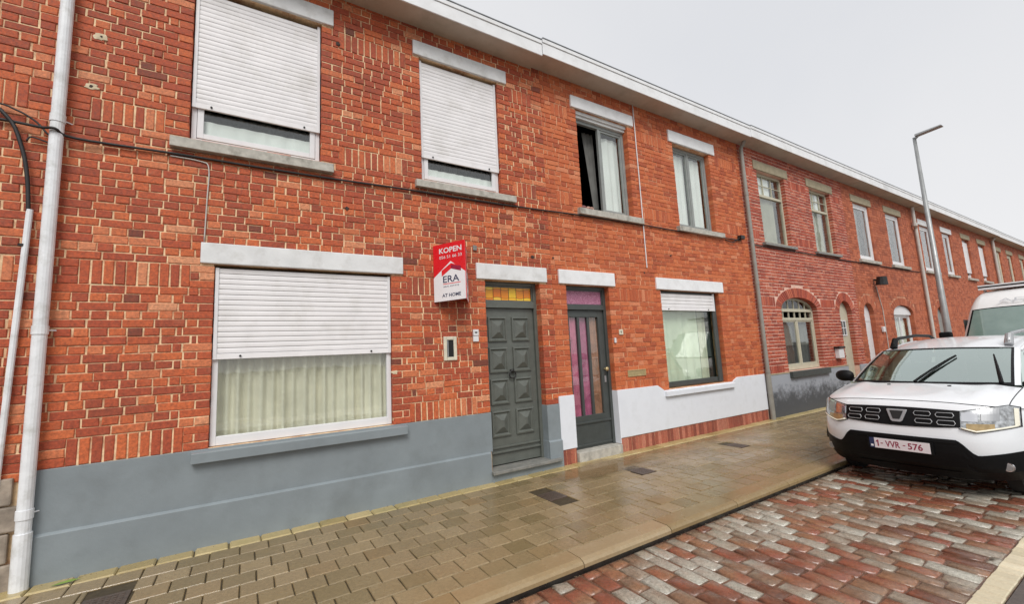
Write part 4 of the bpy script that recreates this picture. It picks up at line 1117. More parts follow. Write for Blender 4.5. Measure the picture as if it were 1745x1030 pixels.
# --- further houses
def far_house(x0, x1, label, ups, arch=None, door=None, door_m='pvc', fm='pvc', lint='olive_stone', blind=False, mk='brick_d', mo='mortar_d', fas=None, seed=1, curt='curtain_pale', shut=True, dg=False):
    ops = [O(*u) for u in ups]
    if arch: ops.append(O(arch[0], arch[1], 0.95, 2.30, 2.30, 0.28))
    if door: ops.append(O(door[0], door[1], 0.0, 2.26, 2.26, 0.34))
    bl_ = [(u[0] - 0.13, u[1] + 0.15, u[3], u[3] + 0.21) for u in ups]
    h_ = house(x0, x1, label, ops, mk, mo, jw=0.009, blocks=bl_, keep=0, fas=fas, seed=seed)
    for u in ups:
        lintel(h_, u[0] - 0.13, u[1] + 0.15, u[3] + 0.002, u[3] + 0.21, M[lint], -0.02)
        sill(h_, u[0] - 0.12, u[1] + 0.13, u[2] - 0.11, u[2] - 0.01, M['sill'], -0.08)
        if blind:
            mb = MB(); mb.box(u[0] + 0.01, u[1] - 0.01, 0.07, 0.095, u[2] + 0.24, u[3] - 0.12); mb.build('window_blind', M['pvc'], h_, bevel=0.004)
        window(h_, u[0], u[1], u[2] + 0.005, u[3] - 0.01, 0.115 if blind else 0.055, M[fm], fw=0.075, swd=0.06, glass='glass', sash=True,
               curt=[(u[0] + 0.15, u[0] + (u[1] - u[0]) * 0.5, u[2] + 0.1, u[3] - 0.1, curt, 0.1, 0.012, 0.2)])
        room(h_, u[0], u[1], u[2], u[3], 0.245, 0.8, M['room'])
    if arch:
        window(h_, arch[0], arch[1], 0.96, 2.31, 0.12, M['pvc'], fw=0.07, splits=(0.5,), transom=2.22, arch=(2.30, 0.28), curt=[(arch[0] + 0.15, arch[1] - 0.15, 1.05, 2.1, 'curtain_pale', 0.12, 0.02, 0.2)])
        room(h_, arch[0], arch[1], 0.95, 2.6, 0.245, 0.8, M['room'])
        if shut:
            N = 16; cx = (arch[0] + arch[1]) / 2; hw = (arch[1] - arch[0]) / 2 - 0.02
            P = [(arch[0] + 0.02, 2.27), (arch[1] - 0.02, 2.27)] + [(cx + hw * math.cos(math.pi * k / N), 2.30 + 0.26 * math.sin(math.pi * k / N)) for k in range(N + 1)]
            mb = MB(); mb.prism(P, lambda a, b_, s: (a, (0.07, 0.10)[s], b_)); mb.build('shutter_box', M['pvc'], h_)
        mb = MB(); mb.box(arch[0] - 0.05, arch[1] + 0.05, -0.08, 0.12, 0.85, 0.945); mb.build('window_sill', M['stone'], h_, bevel=0.005)
    if door: arched_door(h_, (door[0], door[1], 0.15, 2.26, 0.34), 0.12, M[door_m], glazed=dg)
    mb = MB(); dx = [(x0, x1)] if not door else [(x0, door[0]), (door[1], x1)]
    for a, b_ in dx: mb.box(a, b_, -0.03, 0.004, -0.1, 0.84)
    mb.build('stone_base', M['stone'], h_)
    return h_
h4 = far_house(14.62, 20.18, 'orange brick house with white window frames and an arched white front door, behind the car',
               [(15.30, 16.46, 3.90, 5.64), (17.74, 18.96, 3.90, 5.64)], arch=(17.15, 18.85), door=(14.96, 15.66), fas=(15.178, 20.3, 6.13), seed=21, curt='curtain_grey')
h5 = far_house(20.18, 25.35, 'orange brick house with white concrete lintels, behind the street lamp',
               [(20.86, 22.05, 3.90, 5.60), (23.38, 24.45, 3.90, 5.60)], arch=None, door=(21.25, 22.15), door_m='frame_grey', lint='lintel_white', fas=(20.306, 25.85, 6.11), seed=22)
h6 = far_house(25.35, 30.85, 'orange brick house with white outside blinds over both upper windows',
               [(26.0, 27.05, 3.90, 5.62), (28.45, 29.55, 3.90, 5.62)], arch=(29.0, 30.4), door=(25.95, 26.75), door_m='anthracite', blind=True, fas=(25.858, 30.85, 6.11), seed=23)
h7 = far_house(30.85, 35.9, 'orange brick house with beige window frames near the right edge', [(31.35, 32.4, 3.85, 5.55), (33.75, 34.85, 3.85, 5.55)], arch=None, door=(34.9, 35.6), fm='cream_stone', lint='olive_stone', fas=(30.858, 35.9, 6.09), seed=24)
h8 = far_house(35.9, 41.3, 'last brick house in view at the right edge of the photo', [(36.6, 37.6, 3.85, 5.55), (39.0, 40.0, 3.85, 5.55)], arch=(38.6, 40.0), door=(36.6, 37.3), fm='cream_stone', fas=(35.908, 41.3, 6.09), seed=25)
mb = MB(); mb.tube([(15.93, -0.02, 3.30), (15.93, -0.16, 3.25)], 0.03, 8); mb.tube([(15.93, -0.22, 3.36), (15.93, -0.20, 3.12)], [0.12, 0.15], 12); mb.build('wall_light', M['iron'], h4)
mb = MB(); mb.tube([(16.05, -0.012, 3.12), (16.3, -0.012, 2.4), (16.3, -0.012, 0.9)], 0.012, 6); mb.build('wall_cable', M['pipe_pale'], h4)
mb = MB(); mb.box(16.0, 16.14, -0.06, -0.003, 1.74, 1.90); mb.build('doorbell', M['pvc'], h4, bevel=0.01)

# ------------------------------------------------------------------ drainpipes, cables, wires
def pipe(name, x, z0, z1, r, m_, label, collars=(), y=-0.07, lower=None, top=True):
    t = root(name, (x, y, z0), label, 'drainpipe')
    mb = MB(); pts = [(x, y, z0), (x, y, z1)]
    if top: pts = [(x, y, z0), (x, y, z1 - 0.15), (x, y - 0.10, z1)]
    mb.tube(pts, r, 16); mb.build('pipe', m_, t, smooth=False)
    for c_ in collars:
        q = MB(); q.tube([(x, y, c_ - 0.035), (x, y, c_ + 0.035)], r + 0.006, 16); q.tube([(x + r * 0.7, y + 0.02, c_), (x + r + 0.03, 0.0, c_)], 0.006, 6); q.build('pipe_collar', m_, t)
    if lower:
        q = MB(); q.tube([(x, y, z0), (x, y, lower)], r + 0.008, 16); q.build('lower_pipe', m_ if isinstance(lower, float) else lower, t)
    return t
pipe('drainpipe', -1.415, 0.0, 6.12, 0.046, M['pipe_white'], 'thick white drainpipe at the left edge of the photo, from gutter to pavement', (0.56, 2.0, 3.85), lower=0.42)
pipe('drainpipe', 9.45, 0.0, 6.12, 0.042, M['pipe_grey'], 'grey brown drainpipe between the white based house and the neat red house', (1.0, 2.9, 4.9), lower=0.95)
p3 = root('drainpipe', (20.2, -0.07, 0), 'beige drainpipe with an offset top just left of the street lamp', 'drainpipe')
mb = MB(); mb.tube([(20.2, -0.07, 0), (20.2, -0.07, 5.35), (20.05, -0.1, 5.45), (20.05, -0.1, 6.1)], 0.05, 10); mb.build('pipe', M['pipe_pale'], p3)
q = MB(); q.tube([(20.05, -0.1, 5.42), (20.05, -0.1, 5.52)], 0.075, 10); q.build('pipe_collar', M['pipe_pale'], p3)
pipe('drainpipe', 30.87, 0.0, 6.10, 0.055, M['pipe_pale'], 'far pale drainpipe near the right edge above the van roof', (4.6, 2.2))
# electric conduit left
t = root('cable_conduit', (-1.575, -0.03, 0), 'slim white conduit left of the thick white drainpipe', 'conduit')
mb = MB(); mb.tube([(-1.60, -0.035, 0.55), (-1.545, -0.035, 3.02)], 0.022, 10); mb.build('conduit_pipe', M['pipe_white'], t)
mb = MB(); mb.tube([(-1.572, -0.035, 2.70), (-1.571, -0.035, 2.72)], 0.027, 10); mb.build('cable_tie', M['iron'], t)
def cable(name, pts, r, label, m_='cable', cat='cable'):
    P = [Vector(p) for p in pts]; out_ = []
    for i in range(len(P) - 1):
        p0 = P[max(i - 1, 0)]; p1 = P[i]; p2 = P[i + 1]; p3 = P[min(i + 2, len(P) - 1)]
        for k in range(5):
            t_ = k / 5; out_.append(0.5 * ((2 * p1) + (p2 - p0) * t_ + (2 * p0 - 5 * p1 + 4 * p2 - p3) * t_ * t_ + (3 * p1 - p0 - 3 * p2 + p3) * t_ ** 3))
    out_.append(P[-1])
    mb = MB(); mb.tube(out_, r, 6); o = mb.build(name, M[m_], smooth=True); return tag(o, label, cat)
run = [(-3.0, -0.02, 3.86)]; rngc = random.Random(4)
run = [(-3.0, -0.03, 3.80), (-1.9, -0.03, 3.78), (-1.7, -0.03, 3.775), (-1.50, -0.10, 3.735), (-1.41, -0.135, 3.73), (-1.30, -0.05, 3.705), (-0.64, -0.02, 3.725)]
x = 0.1
while x < 9.3: run.append((x, -0.022, 3.728 + 0.011 * x + rngc.uniform(-0.012, 0.012))); x += 0.75
cable('facade_cable', run, 0.013, 'black cable running along the wall just under the upper window sills')
cable('facade_cable', [(9.5, -0.02, 3.79), (10.3, -0.02, 3.775), (11.6, -0.02, 3.78), (12.6, -0.02, 3.775), (14.3, -0.02, 3.76), (14.8, -0.02, 3.77), (17, -0.02, 3.77), (19, -0.02, 3.77), (20.1, -0.02, 3.79)], 0.014, 'thin dark cable under the upper sills of the neat red house and beyond')
cable('hanging_cable', [(-3.0, -0.06, 3.93), (-1.95, -0.05, 3.90), (-1.72, -0.05, 3.80), (-1.62, -0.05, 3.55), (-1.575, -0.045, 3.30), (-1.555, -0.04, 3.05), (-1.556, -0.035, 3.0)], 0.015, 'thick black cable hanging down into the white conduit')
cable('hanging_cable', [(-3.0, -0.04, 3.96), (-1.9, -0.04, 3.92), (-1.68, -0.04, 3.88), (-1.55, -0.04, 3.80), (-1.47, -0.05, 3.70), (-1.40, -0.03, 3.67)], 0.008, 'thin black cable dipping behind the white drainpipe')
cable('hanging_cable', [(-1.60, -0.04, 3.62), (-1.57, -0.04, 3.66), (-1.46, -0.04, 3.63), (-1.38, -0.03, 3.63)], 0.007, 'short black cable crossing low behind the white drainpipe')
cable('thin_wire', [(-0.64, -0.012, 3.70), (-0.40, -0.012, 3.69), (-0.33, -0.012, 3.63), (-0.335, -0.012, 3.3), (-0.345, -0.012, 2.87)], 0.006, 'thin pinkish wire dropping from the upper sill to the lower left lintel', 'pipe_pale', 'wire')
cable('white_wire', [(6.055, -0.012, 6.10), (6.055, -0.012, 5.2), (6.057, -0.012, 4.2), (6.052, -0.012, 3.2), (6.052, -0.012, 3.02)], 0.010, 'thin white conduit running down beside the open window', 'pvc', 'wire')
cable('thin_wire', [(8.55, -0.012, 3.79), (8.75, -0.03, 3.74), (8.95, -0.03, 3.82), (9.08, -0.06, 3.90)], 0.010, 'short dark wire ending in a bracket beside the grey brown drainpipe', 'cable', 'wire')
mb = MB(); mb.box(9.02, 9.16, -0.09, -0.003, 3.84, 3.92); tag(mb.build('wire_bracket', M['iron'], bevel=0.004), 'small dark wire bracket on the wall left of the grey brown drainpipe', 'bracket')
mb = MB(); mb.box(2.62, 2.675, -0.02, -0.002, 3.04, 3.11); tag(mb.build('wall_hook', M['stone'], bevel=0.004), 'small dark fixing on the wall at the top right of the red sign', 'bracket')

# ------------------------------------------------------------------ for sale sign
A, B, C_ = Vector((2.05, -0.004, 0)), Vector((2.285, -0.45, 0)), Vector((2.53, -0.004, 0))
ZB, ZT = 2.315, 3.045
t = root('for_sale_sign', (2.29, 0, ZB), 'red and white folded for sale sign fixed to the wall beside the panelled door', 'sign')
def face(P, Q, nm, mirror=False):
    u = (Q - P); Lw = u.length; u = u.normalized(); nrm = u.cross(Vector((0, 0, 1)))
    Hh = ZT - ZB
    def pt(a, b_, o=0.0): p = P + u * (a * Lw) + nrm * o; return (p.x, p.y, ZB + b_ * Hh)
    mb = MB(); mb.add([pt(0, 0), pt(1, 0), pt(1, 1), pt(0, 1), pt(0, 0, -0.006), pt(1, 0, -0.006), pt(1, 1, -0.006), pt(0, 1, -0.006)],
                      [(0, 1, 2, 3), (7, 6, 5, 4), (0, 4, 5, 1), (1, 5, 6, 2), (2, 6, 7, 3), (3, 7, 4, 0)])
    pn = mb.build('sign_panel', M['red'], t)
    f = lambda poly, o, m_, n_: MB().add([pt(a, b_, o) for a, b_ in poly], [tuple(range(len(poly)))]).build(n_, m_, pn)
    f([(0, 0), (1, 0), (1, 0.455), (0.55, 0.675), (0, 0.42)], 0.001, M['sign_white'], 'white_field')
    f([(0.26, 0.43), (0.56, 0.545), (0.86, 0.48), (0.86, 0.565), (0.56, 0.64), (0.26, 0.53)], 0.002, M['red'], 'roof_mark')
    f([(0.56, 0.545), (0.86, 0.48), (0.86, 0.565), (0.56, 0.61)], 0.003, M['darkred'], 'roof_shade_mark')
    f([(0.30, 0.285), (0.84, 0.285), (0.84, 0.297), (0.30, 0.297)], 0.002, M['red'], 'underline')
    U = tuple(u)
    for s_, a, b_, hh, ww, m_, bo in (('KOPEN', 0.20, 0.83, 0.095, 0.70, M['sign_white'], 0.02), ('056 51 66 33', 0.20, 0.735, 0.052, 0.70, M['sign_white'], 0.0), ('ERA', 0.30, 0.315, 0.115, 0.50, M['navy'], 0.01),
                                   ('REAL ESTATE', 0.31, 0.235, 0.022, 0.48, M['navy'], 0), ('AT HOME', 0.26, 0.065, 0.060, 0.58, M['navy'], 0.02)):
        o_ = P + u * (a * Lw)
        text(s_, 'lettering', m_, pn, (o_.x, o_.y, ZB + b_ * Hh), U, (0, 0, 1), hh * Hh, ww * Lw, bo, 0.003)
face(A, B, 'left'); face(B, C_, 'right')

# ------------------------------------------------------------------ street lamp
lx, ly = 16.6, -1.27
t = root('street_lamp', (lx, ly, 0), 'tall grey street lamp with a flat head, standing on the pavement behind the parked car', 'street lamp')
mb = MB(); mb.tube([(lx, ly, 0), (lx, ly, 0.9), (lx, ly, 1.0), (lx, ly - 0.0, 7.35)], [0.095, 0.095, 0.085, 0.04], 16); mb.build('pole', M['lamp_grey'], t, smooth=True)
mb = MB(); mb.tube([(lx, ly, 7.30), (lx, ly - 0.10, 7.38)], 0.035, 10); mb.build('lamp_arm', M['lamp_grey'], t)
mb = MB(); mb.add([(lx - .09, ly - .03, 7.36), (lx + .09, ly - .03, 7.36), (lx + .11, ly - .62, 7.41), (lx - .11, ly - .62, 7.41), (lx - .07, ly - .03, 7.43), (lx + .07, ly - .03, 7.43), (lx + .08, ly - .60, 7.45), (lx - .08, ly - .60, 7.45)],
                  [(0, 1, 2, 3), (7, 6, 5, 4), (0, 4, 5, 1), (1, 5, 6, 2), (2, 6, 7, 3), (3, 7, 4, 0)]); mb.build('lamp_head', M['lamp_grey'], t, bevel=0.01, fix=True)
# leaf by the wall
mb = MB(); mb.add([(-1.22, -0.16, 0.012), (-1.17, -0.19, 0.02), (-1.10, -0.17, 0.016), (-1.05, -0.13, 0.012), (-1.11, -0.135, 0.022), (-1.17, -0.14, 0.018)], [(0, 1, 5), (1, 2, 4, 5), (2, 3, 4)])
tag(mb.build('fallen_leaf', M['leaf']), 'small green leaf lying at the foot of the grey base near the white drainpipe', 'leaf')

# ------------------------------------------------------------------ parked car (front faces the camera side; local x runs backwards)
def make_car(loc, rz):
    t = root('parked_car', loc, 'white compact SUV with black lower bumper, parked on the cobbles facing the camera', 'car', local=True)
    t.rotation_euler.z = rz
    Wd = 0.885
    def fz(z):   # front profile depth by height
        P = [(0.20, 0.16), (0.30, 0.045), (0.42, 0.012), (0.56, 0.0), (0.66, 0.018), (0.76, 0.045), (0.86, 0.085), (0.93, 0.125), (0.97, 0.19)]
        if z <= P[0][0]: return P[0][1]
        for a, b_ in zip(P, P[1:]):
            if z <= b_[0]: return a[1] + (b_[1] - a[1]) * (z - a[0]) / (b_[0] - a[0])
        return P[-1][1]
    def fx(y, z): 
        q = abs(y) / Wd
        return fz(z) + 0.07 * q ** 2 + 0.36 * max(0, q) ** 6 
    def patch(y0, y1, bot, top, off, name, m_, parent, thick=0.02, ny=14, nzz=5, bevel=0.0):
        mb = MB(); fr = []; bk = []
        for j in range(nzz + 1):
            r1 = []; r2_ = []
            for i in range(ny + 1):
                y = y0 + (y1 - y0) * i / ny; zb, zt_ = bot(y), top(y); z = zb + (zt_ - zb) * j / nzz
                r1.append((fx(y, z) - off, y, z)); r2_.append((fx(y, z) - off + thick, y, z))
            fr.append(r1); bk.append(r2_)
        mb.grid(fr); mb.grid(bk[::-1])
        for a, b_ in ((fr[0], bk[0]), (bk[-1], fr[-1])): mb.grid([b_, a])
        mb.grid([[p[0] for p in fr], [p[0] for p in bk]]); mb.grid([[p[-1] for p in bk], [p[-1] for p in fr]])
        return mb.build(name, m_, parent, smooth=False, fix=True, bevel=bevel)
    lerp = lambda a, b_, t_: a + (b_ - a) * t_
    def hood_top(y): return 0.955 - 0.05 * (abs(y) / 0.80) ** 3
    # ---- front bumper skin
    mb = MB(); rows = []; zs = [0.20, 0.26, 0.32, 0.4, 0.48, 0.56, 0.62, 0.68, 0.74, 0.80, 0.86, 0.91, 0.955]
    for z in zs:
        row = []
        for i in range(41):
            y = -Wd + 2 * Wd * i / 40; zz = min(z, hood_top(y)) if z > 0.9 else z
            row.append((fx(y, zz), y, zz))
        rows.append(row)
    mb.grid(rows); body = mb.build('bumper', M['car_white'], t, smooth=True)
    # ---- bonnet
    xb = lambda y: 1.02 - 0.14 * (1 - (abs(y) / 0.75) ** 2) if abs(y) < 0.75 else 1.02
    mb = MB(); rows = []
    for j in range(17):
        s = j / 16; row = []
        for i in range(33):
            y = -0.80 + 1.6 * i / 32; q = abs(y) / 0.80
            xf = fx(y, hood_top(y)); x = lerp(xf, xb(y) + 0.0, s)
            z = lerp(hood_top(y), 1.085 - 0.035 * q ** 2, s ** 0.62)
            z += 0.018 * math.exp(-((abs(y) - 0.60) / 0.09) ** 2) * math.sin(min(1, s * 1.3) * math.pi * 0.6) - 0.012 * math.exp(-(y / 0.3) ** 2) * (1 - s)
            row.append((x, y, z))
        rows.append(row)
    mb.grid(rows); mb.build('bonnet', M['car_white'], t, smooth=True, sub=1)
    # ---- sides: front wing, doors, rear
    XW = (0.80, 3.42); RW = 0.345
    def sy(x, z):    # side half width
        y = Wd - 0.03 * max(0, (z - 0.75) / 0.35) ** 2 - 0.02 * max(0, (0.5 - z) / 0.3)
        if x > 3.9: y -= 0.22 * ((x - 3.9) / 0.38) ** 2
        return y
    for sg in (-1, 1):
        mb = MB(); rows = []
        xs_ = [0.0] + [0.04 + 0.06 * k for k in range(71)]
        for z in [0.28, 0.36, 0.44, 0.52, 0.60, 0.68, 0.76, 0.84, 0.90, 0.95, 1.0]:
            row = []
            for k, u in enumerate(xs_):
                x0_ = fx(Wd, min(z, 0.9)) ; x = x0_ + u * (4.24 - x0_) / 4.24
                zz = z
                if z > 0.88:
                    zt_ = lerp(hood_top(Wd), 1.03, min(1, max(0, (x - 0.5) / 0.55))); zz = lerp(0.88, zt_, (z - 0.88) / 0.12)
                row.append((x, sg * sy(x, zz), zz))
            rows.append(row)
        vs = [p for r_ in rows for p in r_]; nc = len(rows[0]); fs = []
        for i in range(len(rows) - 1):
            for j in range(nc - 1):
                c = [vs[i * nc + j], vs[i * nc + j + 1], vs[(i + 1) * nc + j + 1], vs[(i + 1) * nc + j]]
                cx = sum(p[0] for p in c) / 4; cz = sum(p[2] for p in c) / 4
                if any((cx - w) ** 2 + (cz - RW) ** 2 < 0.375 ** 2 for w in XW): continue
                f_ = (i * nc + j, i * nc + j + 1, (i + 1) * nc + j + 1, (i + 1) * nc + j)
                fs.append(f_ if sg < 0 else f_[::-1])
        mb.add(vs, fs); mb.build('side_panel', M['car_white'], t, smooth=True)
        # shoulder strip wing to bonnet / glass base
        mb = MB(); rows = [[], []]
        for k in range(30):
            x = lerp(fx(0.80, 0.9), 4.15, k / 29)
            if x <= 1.02: zb_ = lerp(hood_top(0.8), 1.05, ((x - fx(0.8, 0.9)) / (1.02 - fx(0.8, 0.9))) ** 0.62)
            else: zb_ = 1.06
            zo = lerp(hood_top(Wd), 1.03, min(1, max(0, (x - 0.5) / 0.55)))
            rows[0].append((max(x, fx(0.80, 0.9)), sg * (0.80 if x < 1.02 else 0.78), zb_ - 0.003)); rows[1].append((max(x, fx(Wd, 0.9)), sg * sy(x, zo), zo - 0.001))
        mb.grid(rows if sg > 0 else rows[::-1]); mb.build('shoulder', M['car_white'], t, smooth=True)
        for w in XW:
            # arch cladding
            mb = MB(); rows = [[], [], []]
            for k in range(25):
                a = math.pi * (0.04 + 1.0 * k / 24)
                for r_, row, dy in ((0.355, rows[0], 0.0), (0.372, rows[1], 0.012), (0.415, rows[2], 0.004)):
                    x = w - r_ * math.cos(a); z = RW + r_ * math.sin(a); row.append((x, sg * (sy(max(x, 0.3), z) + dy), z))
            mb.grid(rows if sg > 0 else rows[::-1]); mb.build('arch_trim', M['car_black'], t, smooth=True)
            mb = MB(); mb.tube([(w, sg * 0.64, RW), (w, sg * 0.66, RW), (w, sg * 0.77, RW - 0.0), (w, sg * 0.795, RW)], [0.30, RW + 0.01, RW + 0.01, 0.31], 32)
            wh = mb.build('wheel', M['tyre'], t, smooth=False)
            mb = MB(); mb.tube([(w, sg * 0.775, RW), (w, sg * 0.797, RW)], [0.20, 0.215], 24)
            for k in range(5):
                a = k * 2 * math.pi / 5; mb.tube([(w, sg * 0.801, RW), (w + 0.19 * math.cos(a), sg * 0.805, RW + 0.19 * math.sin(a))], [0.045, 0.022], 6)
            mb.build('rim', M['rim'], wh)
        # sill cladding
        mb = MB(); mb.box(1.2, 3.0, sg * 0.86 if sg > 0 else -0.895, sg * 0.86 if sg < 0 else 0.895, 0.24, 0.40); mb.build('sill_trim', M['car_black'], t, bevel=0.02)
        # mirror
        mb = MB(); mb.add([], [])
        N = 10; rows = []
        for k in range(9):
            th = math.pi * k / 8
            rows.append([(1.30 - 0.075 * math.cos(a) * math.sin(th) * (1 if math.cos(a) > 0 else 0.5), sg * (0.955 - 0.115 * math.cos(th)) , 1.14 + 0.082 * math.sin(a) * math.sin(th) ** 0.8) for a in [2 * math.pi * i / 14 for i in range(14)]])
        mb.grid(rows, closed=True); mr = mb.build('door_mirror', M['car_black'], t, smooth=True, fix=True)
        mb = MB(); mb.box(1.27, 1.33, min(sg * 0.80, sg * 0.90), max(sg * 0.80, sg * 0.90), 1.06, 1.11); mb.build('mirror_foot', M['car_black'], mr, bevel=0.01)
        # roof rails
        mb = MB(); mb.tube([(2.00, sg * 0.575, 1.535), (2.10, sg * 0.575, 1.60), (2.25, sg * 0.572, 1.635), (2.9, sg * 0.565, 1.665), (3.45, sg * 0.555, 1.65), (3.62, sg * 0.55, 1.60)], [0.02, 0.026, 0.024, 0.022, 0.024, 0.02], 8); rl = mb.build('roof_rail', M['car_black' if sg > 0 else 'silver'], t, smooth=True)
        mb = MB(); mb.tube([(2.02, sg * 0.575, 1.50), (2.12, sg * 0.575, 1.625)], [0.045, 0.035], 10); mb.build('rail_foot', M['car_black' if sg > 0 else 'silver'], rl)
    # ---- greenhouse
    gb = lambda s_: None
    def ws(y_, s):    # windscreen surface: y_ in -1..1, s 0..1
        hw = lerp(0.745, 0.645, s); x = lerp(0.90, 1.78, s) + (0.13 - 0.05 * s) * y_ ** 2 + 0.0; z = lerp(1.075, 1.485, s) + 0.02 * math.sin(s * math.pi) - 0.02 * s * y_ ** 2 
        return (x, hw * y_, z)
    mb = MB(); mb.grid([[ws(-1 + 2 * i / 16, j / 8) for i in range(17)] for j in range(9)]); mb.build('windscreen', M['glass_car'], t, smooth=True)
    # black ceramic border & pillars
    mb = MB()
    def strip(pa, pb): mb.grid([pa, pb])
    o_ = lambda p, d: (p[0] - 0.004 * d, p[1], p[2] + 0.004 * d)
    strip([o_(ws(-1 + 2 * i / 16, 0.0), 1) for i in range(17)], [o_(ws(-1 + 2 * i / 16, 0.05), 1) for i in range(17)])
    strip([o_(ws(-1 + 2 * i / 16, 0.97), 1) for i in range(17)], [o_(ws(-1 + 2 * i / 16, 1.0), 1) for i in range(17)])
    for sg in (-1, 1): strip([o_(ws(sg * 0.965, j / 8), 1) for j in range(9)], [o_(ws(sg * 1.0, j / 8), 1) for j in range(9)])
    mb.build('windscreen_border', M['car_black'], t)
    for sg in (-1, 1):
        mb = MB(); a_ = []; b2 = []; c2 = []
        for j in range(9):
            p = ws(sg * 1.0, j / 8); a_.append(p); b2.append((p[0] + 0.03, p[1] + sg * 0.035, p[2] - 0.0)); c2.append((p[0] + 0.10, p[1] + sg * 0.035, p[2] - 0.012))
        mb.grid([a_, b2, c2]); mb.build('pillar', M['car_white'], t, smooth=True)
    # roof
    def roofp(y_, s):
        x = lerp(1.80, 3.95, s) + 0.08 * y_ ** 2 * (1 - s); z = 1.485 + 0.145 * math.sin(min(1, s * 1.15) * math.pi * 0.62) - 0.05 * abs(y_) ** 3 - 0.04 * s ** 3 
        return (x, lerp(0.645, 0.60, s) * y_ * 1.05, z)
    mb = MB(); mb.grid([[roofp(-1 + 2 * i / 16, j / 12) for i in range(17)] for j in range(13)]); mb.build('roof', M['car_white'], t, smooth=True)
    for sg in (-1, 1):
        mb = MB(); up_ = [roofp(sg, j / 12) for j in range(13)]; lo = [(lerp(1.03, 4.1, j / 12), sg * 0.80, 1.055) for j in range(13)]
        mb.grid([up_, lo]); mb.build('side_window', M['glass_car'], t, smooth=True)
        mb = MB()
        for xa, xb_ in ((2.05, 2.35), (3.05, 3.2), (3.75, 4.0)):
            u_ = (roofp(sg, (xa - 1.8) / 2.15 * 0.98)); mb.tube([(u_[0] + 0.1, u_[1] * 1.008, u_[2] - 0.005), (xb_ + 0.05, sg * 0.806, 1.055)], 0.03, 6); mb.build('pillar', M['car_black'], t); mb = MB()
        mb = MB(); mb.tube([(lerp(1.9, 3.95, k / 8), roofp(sg, k / 8)[1] * 1.005, roofp(sg, k / 8)[2] - 0.01) for k in range(9)], 0.022, 6); mb.build('roof_edge', M['car_white'], t)
    # rear
    mb = MB(); rows = [[(lerp(3.95, 4.1, 0) , roofp(-1 + 2 * i / 8, 1)[1], roofp(-1 + 2 * i / 8, 1)[2]) for i in range(9)], [(4.15, 0.74 * (-1 + 2 * i / 8), 1.05) for i in range(9)], [(4.27, 0.72 * (-1 + 2 * i / 8), 0.9) for i in range(9)], [(4.27, 0.70 * (-1 + 2 * i / 8), 0.28) for i in range(9)]]
    mb.grid(rows); mb.build('tailgate', M['car_white'], t)
    mb = MB(); mb.box(0.25, 4.1, -0.62, 0.62, 0.19, 0.42); mb.box(0.20, 3.9, -0.64, 0.64, 0.421, 0.60); mb.build('underbody', M['car_black'], t)
    # interior
    mb = MB(); mb.box(1.05, 1.5, -0.68, 0.68, 0.80, 1.045); mb.box(1.2, 4.0, -0.72, 0.72, 0.62, 0.70); mb.build('dashboard', M['dash'], t, bevel=0.03)
    for y in (-0.36, 0.36):
        mb = MB(); mb.box(2.15, 2.32, y - 0.24, y + 0.24, 0.75, 1.27); mb.box(2.18, 2.28, y - 0.12, y + 0.12, 1.29, 1.46); mb.build('front_seat', M['seat'], t, bevel=0.05)
    mb = MB(); mb.tube([(1.62 + 0.06 * math.sin(a) , -0.36 + 0.17 * math.cos(a), 1.02 + 0.16 * math.sin(a)) for a in [2 * math.pi * k / 20 for k in range(21)]], 0.014, 6); mb.build('steering_wheel', M['dash'], t)
    mb = MB(); mb.box(1.78, 1.80, -0.11, 0.11, 1.37, 1.43); mb.build('rear_view_mirror', M['car_black'], t, bevel=0.01)
    mb = MB(); mb.tube([(fx(-0.80 + 1.6 * i / 32, hood_top(-0.80 + 1.6 * i / 32)) - 0.002, -0.80 + 1.6 * i / 32, hood_top(-0.80 + 1.6 * i / 32) - 0.002) for i in range(33)], 0.0045, 5)
    for sg in (-1, 1):
        P_ = []
        for j in range(12):
            s_ = j / 11; xf = fx(0.80, hood_top(0.80)); P_.append((lerp(xf, 1.02, s_), sg * 0.802, lerp(hood_top(0.80), 1.05, s_ ** 0.62) + 0.001))
        mb.tube(P_, 0.004, 5)
    mb.build('panel_gap', M['car_black'], t)
    # ---- front details
    gt = lambda y: 0.888 - 0.02 * (abs(y) / 0.6) ** 2
    gbm = lambda y: 0.690 + 0.025 * (abs(y) / 0.5) ** 2
    gr = patch(-0.50, 0.50, gbm, gt, 0.010, 'grille', M['car_black'], t, 0.03)
    def ring(pts, r_, name, m_, parent):
        mb = MB(); mb.tube([(fx(y, z) - 0.026, y, z) for y, z in pts + [pts[0], pts[1]]], r_, 6, caps=False); return mb.build(name, m_, parent, smooth=True)
    for sg in (-1, 1):
        for row, zc in ((0, 0.833), (1, 0.757)):
            for k, yc in ((0, 0.215), (1, 0.39)):
                yy = sg * (yc + (0.01 if row else 0)); w = 0.070; zc2 = zc - (0.004 if k else 0.0); hh = 0.022
                pts = [(yy - w, zc2), (yy - w + 0.012, zc2 + hh), (yy + w - 0.012, zc2 + hh), (yy + w, zc2), (yy + w - 0.012, zc2 - hh), (yy - w + 0.012, zc2 - hh)]
                ring(pts, 0.0040, 'grille_link', M['silver'], gr)
    # badge: inverted trapezoid shield
    pts = [(-0.088, 0.862), (0.088, 0.862), (0.091, 0.852), (0.052, 0.745), (0.036, 0.730), (-0.036, 0.730), (-0.052, 0.745), (-0.091, 0.852)]
    mb = MB(); mb.prism(pts, lambda y, z, s: (fx(y, z) - (0.032, 0.012)[s], y, z)); bd = mb.build('badge', M['silver'], t, bevel=0.004)
    pts2 = [(-0.060, 0.848), (0.060, 0.848), (0.030, 0.762), (-0.030, 0.762)]
